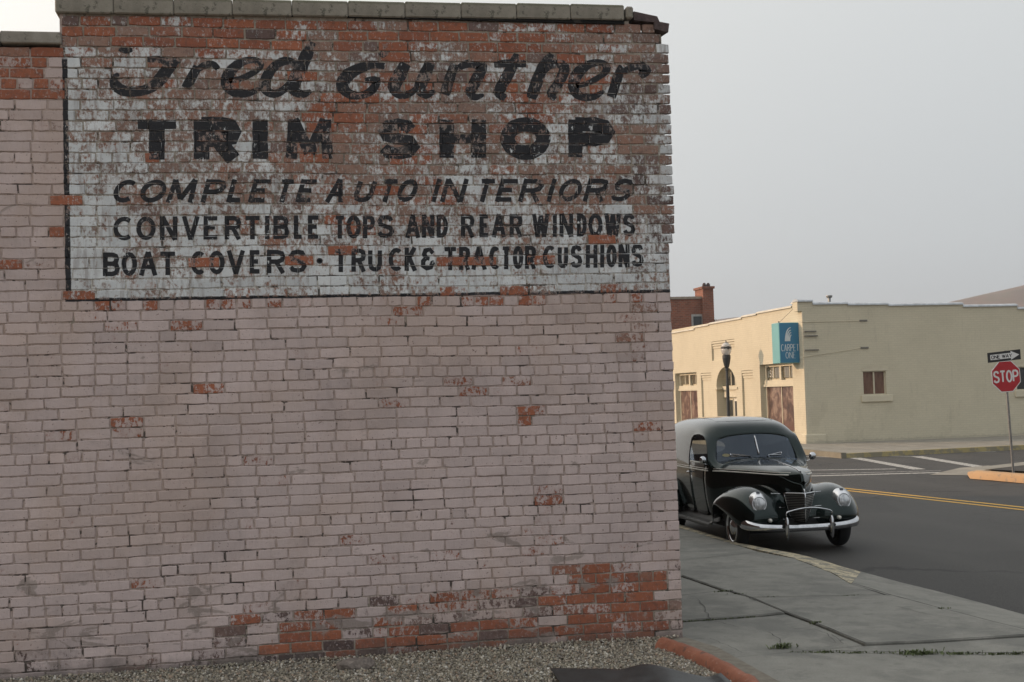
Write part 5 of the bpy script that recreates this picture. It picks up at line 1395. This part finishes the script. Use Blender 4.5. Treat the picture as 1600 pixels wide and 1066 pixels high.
def surf(name, faces, mat, parent, sub=2, solid=0, off=-1):
    """faces: (station, column, side) cells of the body grid, both halves welded on the centre line"""
    V = []; idx = {}; F = []
    def vid(i, j, s_):
        key = (i, j, s_ if not (j == nc-1 or (i == ns-1)) else 0)
        if key not in idx:
            p = ST[i][j]; idx[key] = len(V); V.append((p[0]*s_, p[1], p[2]))
        return idx[key]
    for (i, j, s_) in faces:
        q = [vid(i, j, s_), vid(i+1, j, s_), vid(i+1, j+1, s_), vid(i, j+1, s_)]
        if s_ < 0: q = q[::-1]
        F.append(tuple(q))
    o = mk(name, V, F, mat, parent, smooth=True, world=False)
    cv = o.data.attributes.new('crease_vert', 'FLOAT', 'POINT')
    for (i, j, s_), k_ in idx.items():
        if (i, j) in ((7, 6), (8, 6), (8, 4), (10, 4)): cv.data[k_].value = .45
    if sub: md = o.modifiers.new('sub', 'SUBSURF'); md.levels = sub; md.render_levels = sub
    if solid: md = o.modifiers.new('thick', 'SOLIDIFY'); md.thickness = solid; md.offset = off
    return o
WS = {(7, j) for j in (6, 7, 8)}; SWD = {(8, 4), (9, 4)}; DOOR = {(i, j) for i in (8, 9) for j in (0, 1, 2, 3)}
RW = {(15, 4)}
HOOD = {(i, j) for i in range(0, 6) for j in range(4, 9)}
allc = {(i, j) for i in range(ns-1) for j in range(nc-1)}
both = lambda S_: [(i, j, s_) for (i, j) in sorted(S_) for s_ in (1, -1)]
body = surf('body', both(allc-WS-SWD-DOOR-HOOD-RW), M_CAR, car, 2, .006)
hoodo = surf('hood', both(HOOD), M_CAR, car, 2, .004)
for s_ in (1, -1):
    d_ = surf('door', [(i, j, s_) for (i, j) in sorted(DOOR)], M_CAR, car, 2, .004)
    gl_ = surf('side_window', [(i, j, s_) for (i, j) in sorted(SWD)], M_CGL2, car, 2)
    h_ = MB().tube([(s_*.835, 1.90, .995), (s_*.855, 1.88, .997), (s_*.855, 1.77, .998)], .010, 8)
    h_.tube([(s_*.80, 1.90, .995), (s_*.84, 1.90, .995)], .014, 8); h_.build('handle', M_CHR, d_, world=False, smooth=True)
wsg = surf('windscreen', both(WS), M_CGL, car, 2)
surf('rear_window', both(RW), M_CGL2, car, 2)
bpy.context.view_layer.update()
dg = bpy.context.evaluated_depsgraph_get()
def bvh_of(objs):
    V, F = [], []
    for o in objs:
        me = o.evaluated_get(dg).to_mesh(); n = len(V)
        V += [v.co.copy() for v in me.vertices]; F += [tuple(n+k for k in p.vertices) for p in me.polygons]
    return BVHTree.FromPolygons(V, F)
doors = [o for o in car.children if o.name.startswith('door')]
bv = bvh_of([body, hoodo, wsg]+doors)
def side(b, z, s_, off=.006):
    h = bv.ray_cast(Vector((s_*2, b, z)), Vector((-s_, 0, 0)))
    return None if h[0] is None else h[0]+Vector((s_*off, 0, 0))
def top(x, b, off=.004):
    h = bv.ray_cast(Vector((x, b, 3)), Vector((0, 0, -1)))
    return None if h[0] is None else h[0]+Vector((0, 0, off))
def front(x, z, off=.006):
    h = bv.ray_cast(Vector((x, -3, z)), Vector((0, 1, 0)))
    return None if h[0] is None else h[0]+Vector((0, -off, 0))
for s_ in (1, -1):
    for (b0, b1) in ((-.46, 1.0), (1.10, 3.6)):
        for z, r in ((1.050, .0095), (1.080, .0050)):
            P = [p for p in (side(b0+(b1-b0)*k/30, z, s_, .002) for k in range(31)) if p]
            if len(P) > 3: MB().tube(P, r, 6).build('side_moulding', M_TRIM, car, world=False, smooth=True)
    P = [p for p in (side(1.12+.76*k/12, 1.165, s_, .004) for k in range(13)) if p]
    MB().tube([(s_*.792, 1.25, 1.158), (s_*.797, 1.5, 1.16), (s_*.80, 1.84, 1.16)], .009, 6).build('window_sill', M_TRIM, car, world=False, smooth=True)
# centre strip over the hood and down the prow
P = [front(0, z, .004) for z in (.80, .86, .92, .98, 1.02, 1.05)]
P = [p for p in P if p]+[p for p in (top(0, b, .004) for b in (-.55, -.50, -.4, -.2, 0, .3, .6, .98)) if p]
MB().tube(P, [.013]*6+[.012]*2+[.007]*(len(P)-8), 8).build('centre_strip', M_CHR, car, world=False, smooth=True)
# windscreen divider, gasket, wipers, sticker
P = [front(0, z, .006) for z in (1.26, 1.34, 1.42, 1.50, 1.535)]
P = [p for p in P if p]; MB().tube(P, .014, 8).build('windscreen_divider', M_CHR, car, world=False, smooth=True)
def fr_(x, z, off): 
    p = front(x, z, off); return p if p else Vector((x, 1.1, z))
for (x0, x1, z0_, z1_) in ((-.13, -.42, 1.225, 1.262), (.13, .36, 1.225, 1.262)):
    m = MB().tube([fr_(x0+(x1-x0)*k/6, z0_+(z1_-z0_)*k/6+.022, .02) for k in range(7)], .005, 5)
    m.tube([fr_(x1, z1_+.022, .02), fr_(x1, z1_-.0, .02)], .012, 6); m.tube([fr_(x0, z0_+.022, .02), fr_(x0, z0_-.005, .03)], .012, 6)
    m.tube([fr_(x0+(x1-x0)*k/6, 1.250, .014) for k in range(7)], .0055, 5); m.build('wiper', M_CHR, car, world=False)
q = fr_(-.475, 1.245, .006); m = MB(); m.add([fr_(-.475+.055*math.cos(2*PI*k/16), 1.265+.022*math.sin(2*PI*k/16), .004) for k in range(16)], [tuple(range(16))]); m.build('sticker', simple('faded_sticker', (.28, .25, .13), .5), car, world=False)
# mirrors
for s_, zz_ in ((-1, 1.20), (1, 1.20)):
    m = MB().tube([(s_*.76, 1.12, 1.13), (s_*.82, 1.10, 1.15), (s_*.845, 1.09, zz_)], .008, 6)
    m.build('mirror_arm', M_CHR, car, world=False)
    m = MB().lathe((s_*.85, 1.075, zz_+.01), [(.012, -.035), (.035, -.03), (.052, -.012), (.058, .0), (.055, .008), (.05, .009)], 16, 'Y'); m.build('mirror', M_CHR, car, world=False, smooth=True)
# roof seam
P = [p for p in (top(.40*math.cos(a), 1.62-.16*math.sin(a), .001) for a in [PI*k/16 for k in range(17)]) if p]
P = [top(.44, 3.2-k*.15, .0005) for k in range(10)]+[top(.44-.44*k/3, 1.62-.13*math.sin(PI/2*k/3), .0005) for k in range(0, 4)]
P = [p for p in P if p]; P = P+[Vector((-p.x, p.y, p.z)) for p in P[::-1][1:]]
MB().tube(P, .0028, 4).build('roof_seam', M_UNDER, car, world=False)

# fenders
def sheet(name, rows, mat, parent, sub=2, solid=.012, mirror=1):
    m = MB(); m.grid([[(p[0]*mirror, p[1], p[2]) for p in r] for r in rows])
    if mirror < 0: m.F = [f[::-1] for f in m.F]
    o = m.build(name, mat, parent, world=False, smooth=True)
    md = o.modifiers.new('sub', 'SUBSURF'); md.levels = sub; md.render_levels = sub
    if solid: md = o.modifiers.new('thick', 'SOLIDIFY'); md.thickness = solid; md.offset = 0
    return o
def R(b, L_, db=None): return [(l, b if db is None else b+db[i], z) for i, (l, z) in enumerate(L_)]
FF = [
 R(-.53, [(.10, .40), (.22, .39), (.38, .38), (.55, .375), (.70, .38), (.80, .39), (.85, .40), (.86, .40)], [.10, .06, -.04, -.08, -.06, .0, .08, .12]),
 R(-.56, [(.11, .46), (.22, .46), (.38, .47), (.55, .48), (.71, .475), (.82, .465), (.88, .455), (.89, .44)], [.10, .06, -.04, -.08, -.05, .04, .15, .22]),
 R(-.56, [(.13, .56), (.23, .57), (.38, .59), (.56, .61), (.73, .60), (.85, .575), (.915, .55), (.92, .51)], [.12, .08, -.01, -.05, -.01, .11, .25, .32]),
 R(-.52, [(.17, .68), (.26, .69), (.40, .72), (.58, .745), (.75, .72), (.88, .67), (.935, .62), (.94, .56)], [.08, .07, .05, .03, .08, .22, .38, .44]),
 R(-.44, [(.215, .77), (.29, .77), (.42, .81), (.59, .84), (.76, .805), (.895, .74), (.95, .67), (.955, .60)], [0, .04, .07, .08, .15, .30, .47, .53]),
 R(-.30, [(.26, .84), (.34, .83), (.46, .865), (.61, .895), (.77, .85), (.905, .77), (.96, .69), (.965, .635)], [0, .05, .10, .12, .19, .32, .45, .52]),
 R(-.10, [(.32, .90), (.40, .875), (.50, .895), (.64, .905), (.78, .86), (.905, .77), (.96, .69), (.965, .625)], [0, .05, .10, .14, .18, .27, .38, .45]),
 R(.16, [(.42, .90), (.48, .86), (.57, .865), (.68, .855), (.79, .81), (.89, .71), (.93, .62), (.935, .54)], [0, .04, .07, .11, .15, .20, .26, .31]),
 R(.42, [(.53, .80), (.58, .775), (.64, .76), (.72, .735), (.79, .69), (.86, .59), (.895, .50), (.895, .42)], [0, .02, .04, .07, .10, .12, .13, .14]),
 R(.64, [(.62, .60), (.66, .59), (.70, .575), (.755, .55), (.80, .505), (.845, .43), (.87, .37), (.87, .31)]),
 R(.84, [(.68, .40), (.71, .395), (.74, .385), (.78, .375), (.81, .36), (.84, .335), (.86, .315), (.86, .275)]),
]
for s_ in (1, -1):
    f_ = sheet('front_fender', FF, M_CAR, car, 2, .012, s_)
bpy.context.view_layer.update(); dg = bpy.context.evaluated_depsgraph_get()
fend = [o for o in car.children if o.name.startswith('front_fender')]
fb = bvh_of(fend)
RF = [
 R(2.46, [(.74, .40), (.79, .42), (.83, .42), (.87, .41), (.90, .38), (.91, .34)]),
 R(2.54, [(.76, .62), (.82, .64), (.87, .62), (.92, .57), (.95, .50), (.955, .42)]),
 R(2.68, [(.78, .80), (.84, .81), (.90, .78), (.945, .72), (.97, .63), (.975, .55)]),
 R(2.86, [(.78, .86), (.84, .87), (.90, .84), (.95, .77), (.98, .68), (.985, .60)]),
 R(3.15, [(.77, .84), (.83, .85), (.89, .82), (.94, .75), (.97, .65), (.975, .54)]),
 R(3.45, [(.75, .74), (.80, .75), (.86, .72), (.91, .65), (.94, .56), (.945, .46)]),
 R(3.72, [(.71, .56), (.76, .57), (.82, .55), (.87, .50), (.90, .44), (.905, .38)]),
 R(3.88, [(.68, .38), (.72, .39), (.78, .38), (.83, .37), (.86, .35), (.865, .32)]),
]
for s_ in (1, -1): sheet('rear_fender', RF, M_CAR, car, 2, .012, s_)
for s_ in (1, -1):
    m = MB(); m.grid([[(s_*x, b, z) for (x, z) in ((.70, .40), (.745, .335), (.80, .325), (.86, .32), (.90, .312), (.912, .295), (.91, .265))] for b in (.74, 1.2, 1.8, 2.55)])
    if s_ < 0: m.F = [f[::-1] for f in m.F]
    m.build('running_board', simple('running_board_rubber', (.03, .03, .028), .55, bump=.3, bscale=90) if s_ > 0 else bpy.data.materials['running_board_rubber'], car, world=False, smooth=True)
# underbody and front pan, interior
MB().box(-.66, .66, -.30, 3.7, .26, .34).build('chassis', M_UNDER, car, world=False)
MB().box(-.30, .30, -.50, -.1, .30, .46).box(-.62, .62, .10, .95, .34, .60).build('splash_apron', M_UNDER, car, world=False)
MB().box(-.70, .70, .98, 3.6, .36, .40).build('cabin_floor', M_INT, car, world=False)
MB().box(-.66, .66, 1.02, 1.18, .80, 1.15).build('dashboard', M_INT, car, world=False)
for s_ in (-1, 1):
    MB().cbox(s_*.34-.27, s_*.34+.27, 1.50, 1.95, .52, .74, .04).cbox(s_*.34-.27, s_*.34+.27, 1.80, 1.95, .74, 1.20, .04).build('seat', simple('brown_seat', (.05, .035, .025), .6) if s_ < 0 else bpy.data.materials['brown_seat'], car, world=False)
m = MB(); P = [(.36+.19*math.cos(2*PI*k/20), 1.36-.10*math.sin(2*PI*k/20), 1.10+.16*math.sin(2*PI*k/20)) for k in range(21)]
m.tube(P, .012, 6, False).tube([(.17, 1.36, 1.10), (.55, 1.36, 1.10)], .009, 5).tube([(.36, 1.36, 1.10), (.36, 1.1, .95)], .02, 6).build('steering_wheel', M_INT, car, world=False)

# grille: a pointed panel with fine bars
def gp(u, v_, off=0):      # u -1..1 across, v 0..1 up
    z = .425+.385*v_; hw = .105+.115*v_**.8
    return (u*hw, -.672-off+.20*abs(u)**1.2+.02*(1-v_), z)
m = MB(); m.grid([[gp(-1+i/6, j/8) for i in range(13)] for j in range(9)]); gr = m.build('grille', simple('grille_backing', (.02, .02, .02), .6), car, world=False)  # near-black backing panel that the bars sit in front of
m = MB()
for k in range(17):
    v_ = .03+.94*k/16
    for s_ in (1, -1): m.tube([gp(s_*i/6, v_, .006) for i in range(7)], .0042, 5)
m.build('grille_bars', simple('grille_bar_metal', (.33, .32, .30), .3, .9), gr, world=False, kind='stuff')
MB().tube([gp(0, v_/6, .012) for v_ in range(7)], .010, 8).build('centre_bar', M_CHR, gr, world=False, smooth=True)
for s_ in (1, -1):
    MB().tube([gp(s_, v_/6, .006) for v_ in range(7)], .006, 6).build('grille_edge', M_CHR, gr, world=False, smooth=True)
MB().tube([gp(-1+i/6, 1.0, .012) for i in range(13)], .010, 8).build('grille_top', M_CHR, gr, world=False, smooth=True)
def ffront(x, z, off):
    h = fb.ray_cast(Vector((x, -3, z)), Vector((0, 1, 0))); return None if h[0] is None else h[0]-Vector((0, off, 0))
for s_ in (1, -1):
    for (x0, x1, z_) in ((.235, .36, .795), (.20, .30, .615), (.16, .26, .455)):
        P = [p for p in (ffront(s_*(x0+(x1-x0)*k/5), z_+.008*math.sin(k/5), .004) for k in range(6)) if p]
        if len(P) > 2: MB().tube(P, .0055, 6).build('side_grille_bar', M_CHR, car, world=False, smooth=True)

# headlights: chrome shield with a round lens
def lens_mat():
    t = NT('headlight_glass'); x, y, z = t.sep(t.tc.outputs['Object'])
    rib = t.math('SINE', t.math('MULTIPLY', x, 260.0)); t.bump(rib, .5, .003)
    t.b.inputs['Coat Weight'].default_value = 1.0; t.b.inputs['Coat Roughness'].default_value = .02
    c = t.mix(t.gt(t.noise(18, 3, .5), .5, .3), (.36, .38, .40), (.66, .68, .70)); return t.fin(c, .22, .45)
M_LENS = lens_mat()
t = NT('headlight_chrome'); c = t.mix(t.gt(t.noise(14, 4, .6), .5, .3), (0.74, 0.75, 0.77), (0.84, 0.85, 0.87)); M_CHR2 = t.fin(c, .28, .85)
for s_ in (1, -1):
    cx, cz = s_*.600, .680
    hl = empty('headlight', (0, 0, 0)); hl.parent = car; hl.location = (cx, -.525, cz)
    hl.rotation_euler = (math.radians(-9), 0, math.radians(6)*s_)
    n = 32; rings = []
    def rad_(a):      # outline: broad eyebrow above, drawn to a point below
        s__, c__ = math.sin(a), math.cos(a)
        return .116+(.060*max(0, s__)**1.4)+(.050*max(0, -s__)**2.5)
    for f, yy in ((1.0, .030), (.985, .012), (.93, -.012), (.86, -.028)):
        rings.append([(rad_(2*PI*k/n)*f*math.cos(2*PI*k/n)*(.97), yy+(.055*max(0, math.sin(2*PI*k/n)) if f > .9 else .025*max(0, math.sin(2*PI*k/n))), rad_(2*PI*k/n)*f*math.sin(2*PI*k/n)) for k in range(n+1)])
    for r_, yy in ((.101, -.040), (.094, -.046), (.090, -.040), (.088, -.03)):
        rings.append([(r_*math.cos(2*PI*k/n), yy, r_*math.sin(2*PI*k/n)) for k in range(n+1)])
    m = MB().grid(rings); m.build('headlight_rim', M_CHR2, hl, world=False, smooth=True)
    m = MB(); m.grid([[(r_*math.cos(2*PI*k/n), yy, r_*math.sin(2*PI*k/n)) for k in range(n+1)] for r_, yy in ((.090, -.032), (.085, -.046), (.07, -.056), (.045, -.064), (.02, -.067), (.0005, -.068))])
    m.build('lens', M_LENS, hl, world=False, smooth=True)
    MB().box(-.022, .022, -.012, .012, .140, .166).build('badge', simple('badge_blue', (.10, .11, .14), .4) if s_ > 0 else bpy.data.materials['badge_blue'], hl, world=False)
    m = MB().lathe((s_*.49, -.645, .465), [(.004, -.028), (.02, -.026), (.027, -.012), (.026, .01), (.02, .06)], 12, 'Y'); m.build('parking_light', M_TRIM, car, world=False, smooth=True)

# bumper
def bsec(p, tdir, h, th=.035):
    nrm_ = Vector((tdir.y, -tdir.x, 0)).normalized()
    if nrm_.y > 0: nrm_ = -nrm_
    pr = [(-.50, 0), (-.47, .55), (-.30, .9), (0, 1.0), (.22, .95), (.32, .70), (.50, .05), (.42, -.25), (-.42, -.25)]
    return [p+nrm_*(b*th)+Vector((0, 0, a*h)) for a, b in pr]
half = [(0, -.86, .395, .098), (.25, -.852, .396, .098), (.45, -.83, .402, .100), (.62, -.79, .41, .105), (.73, -.745, .42, .118), (.80, -.69, .432, .138), (.845, -.61, .444, .150), (.86, -.53, .450, .145), (.852, -.47, .452, .12)]
half = [(a*.945, b+.10, c_-.035, d*.88) for a, b, c_, d in half]
pts = [(-a, b, c_, d) for a, b, c_, d in half[::-1]]+half[1:]
# finer
fine = []
for i in range(len(pts)-1):
    p0, p1, p2, p3 = [Vector(pts[max(0, min(len(pts)-1, k))]) for k in (i-1, i, i+1, i+2)]
    for q_ in range(4):
        u = q_/4; fine.append(.5*((2*p1)+(p2-p0)*u+(2*p0-5*p1+4*p2-p3)*u*u+(-p0+3*p1-3*p2+p3)*u**3))
fine.append(Vector(pts[-1])); rows = []
for i, p in enumerate(fine):
    a = fine[max(0, i-1)]; b = fine[min(len(fine)-1, i+1)]; td = Vector((b[0]-a[0], b[1]-a[1], 0))
    rows.append(bsec(Vector(p[:3]), td, p[3]))
rows = [r+[r[0]] for r in rows]
m = MB().grid(rows); m.add(rows[0][:-1], [tuple(range(9))]); m.add(rows[-1][:-1], [tuple(range(9))[::-1]])
bp = m.build('bumper', M_CHR, car, world=False, smooth=True)
md = bp.modifiers.new('es', 'EDGE_SPLIT'); md.split_angle = math.radians(50)
for s_ in (1, -1):
    m = MB(); rows = []
    for k, (z, r_) in enumerate(((.205, .004), (.245, .020), (.30, .026), (.36, .030), (.42, .030), (.47, .026), (.505, .016), (.52, .004))):
        rows.append([(s_*.315+r_*math.cos(a), -.80+1.1*r_*math.sin(a), z) for a in [2*PI*j/12 for j in range(13)]])
    m.grid(rows).build('bumper_guard', M_CHR, car, world=False, smooth=True)
P = [(-.315, -.80, .50), (-.322, -.80, .555), (-.315, -.80, .575), (-.29, -.80, .588)]+[(-.29+.58*k/10, -.80-.02*math.sin(PI*k/10), .588+.045*math.sin(PI*k/10)) for k in range(1, 10)]+[(.29, -.80, .588), (.315, -.80, .575), (.322, -.80, .555), (.315, -.80, .50)]
MB().tube(P, .010, 8).build('grille_guard', M_CHR, car, world=False, smooth=True)
for s_ in (1, -1): MB().tube([(s_*.35, -.80, .39), (s_*.33, -.40, .36)], .025, 6).build('bumper_iron', M_UNDER, car, world=False)
# rear bumper
MB().box(-.82, .82, 4.02, 4.05, .38, .48).build('rear_bumper', M_CHR, car, world=False)

# wheels
def wheel(cx, cy, s_):
    R_, Wd = .325, .085
    tr = empty('wheel', (0, 0, 0)); tr.parent = car; tr.location = (cx, cy, R_+.005)
    prof = [(.215, -Wd*.75), (.235, -Wd*.95), (.275, -Wd*1.0), (.305, -Wd*.85), (.322, -Wd*.55), (.325, 0), (.322, Wd*.55), (.305, Wd*.85), (.275, Wd*1.0), (.235, Wd*.95), (.215, Wd*.75)]
    m = MB(); n = 36
    m.grid([[(x, r_*math.cos(2*PI*k/n), r_*math.sin(2*PI*k/n)) for k in range(n+1)] for r_, x in prof]); m.build('tyre', M_TYRE, tr, world=False, smooth=True)
    k_ = s_
    m = MB(); m.grid([[(k_*x, r_*math.cos(2*PI*k/n), r_*math.sin(2*PI*k/n)) for k in range(n+1)] for r_, x in ((.217, -.05), (.217, .062), (.212, .074), (.190, .070), (.17, .040), (.14, .035), (.12, .045), (.09, .045))]); m.build('rim', M_STEELD, tr, world=False, smooth=True)
    m = MB(); m.grid([[(k_*x, r_*math.cos(2*PI*k/n), r_*math.sin(2*PI*k/n)) for k in range(n+1)] for r_, x in ((.224, .070), (.220, .082), (.205, .086), (.186, .078), (.180, .066))]); m.build('trim_ring', M_CHR, tr, world=False, smooth=True)
    m = MB(); m.grid([[(k_*x, r_*math.cos(2*PI*k/n), r_*math.sin(2*PI*k/n)) for k in range(n+1)] for r_, x in ((.118, .044), (.114, .064), (.095, .078), (.06, .088), (.02, .092), (.0005, .093))]); m.build('hub_cap', M_CHR, tr, world=False, smooth=True)
for (cx, cy) in ((.735, 0), (-.735, 0), (.76, 2.845), (-.76, 2.845)):
    wheel(cx, cy, 1 if cx > 0 else -1)

# ------------------------------------------------------------------ smoke haze in the air
hm = bpy.data.materials.new('smoke_haze'); hm.use_nodes = True; hn = hm.node_tree; hn.nodes.clear()
ho = hn.nodes.new('ShaderNodeOutputMaterial'); hv = hn.nodes.new('ShaderNodeVolumePrincipled')
hv.inputs['Color'].default_value = (0.80, 0.86, 0.93, 1); hv.inputs['Density'].default_value = 0.00032; hv.inputs['Anisotropy'].default_value = 0.3
hn.links.new(hv.outputs[0], ho.inputs['Volume'])
MB().box(-1950, 1950, -1950, 1950, -1.2, 130).build('haze', hm, kind='stuff')
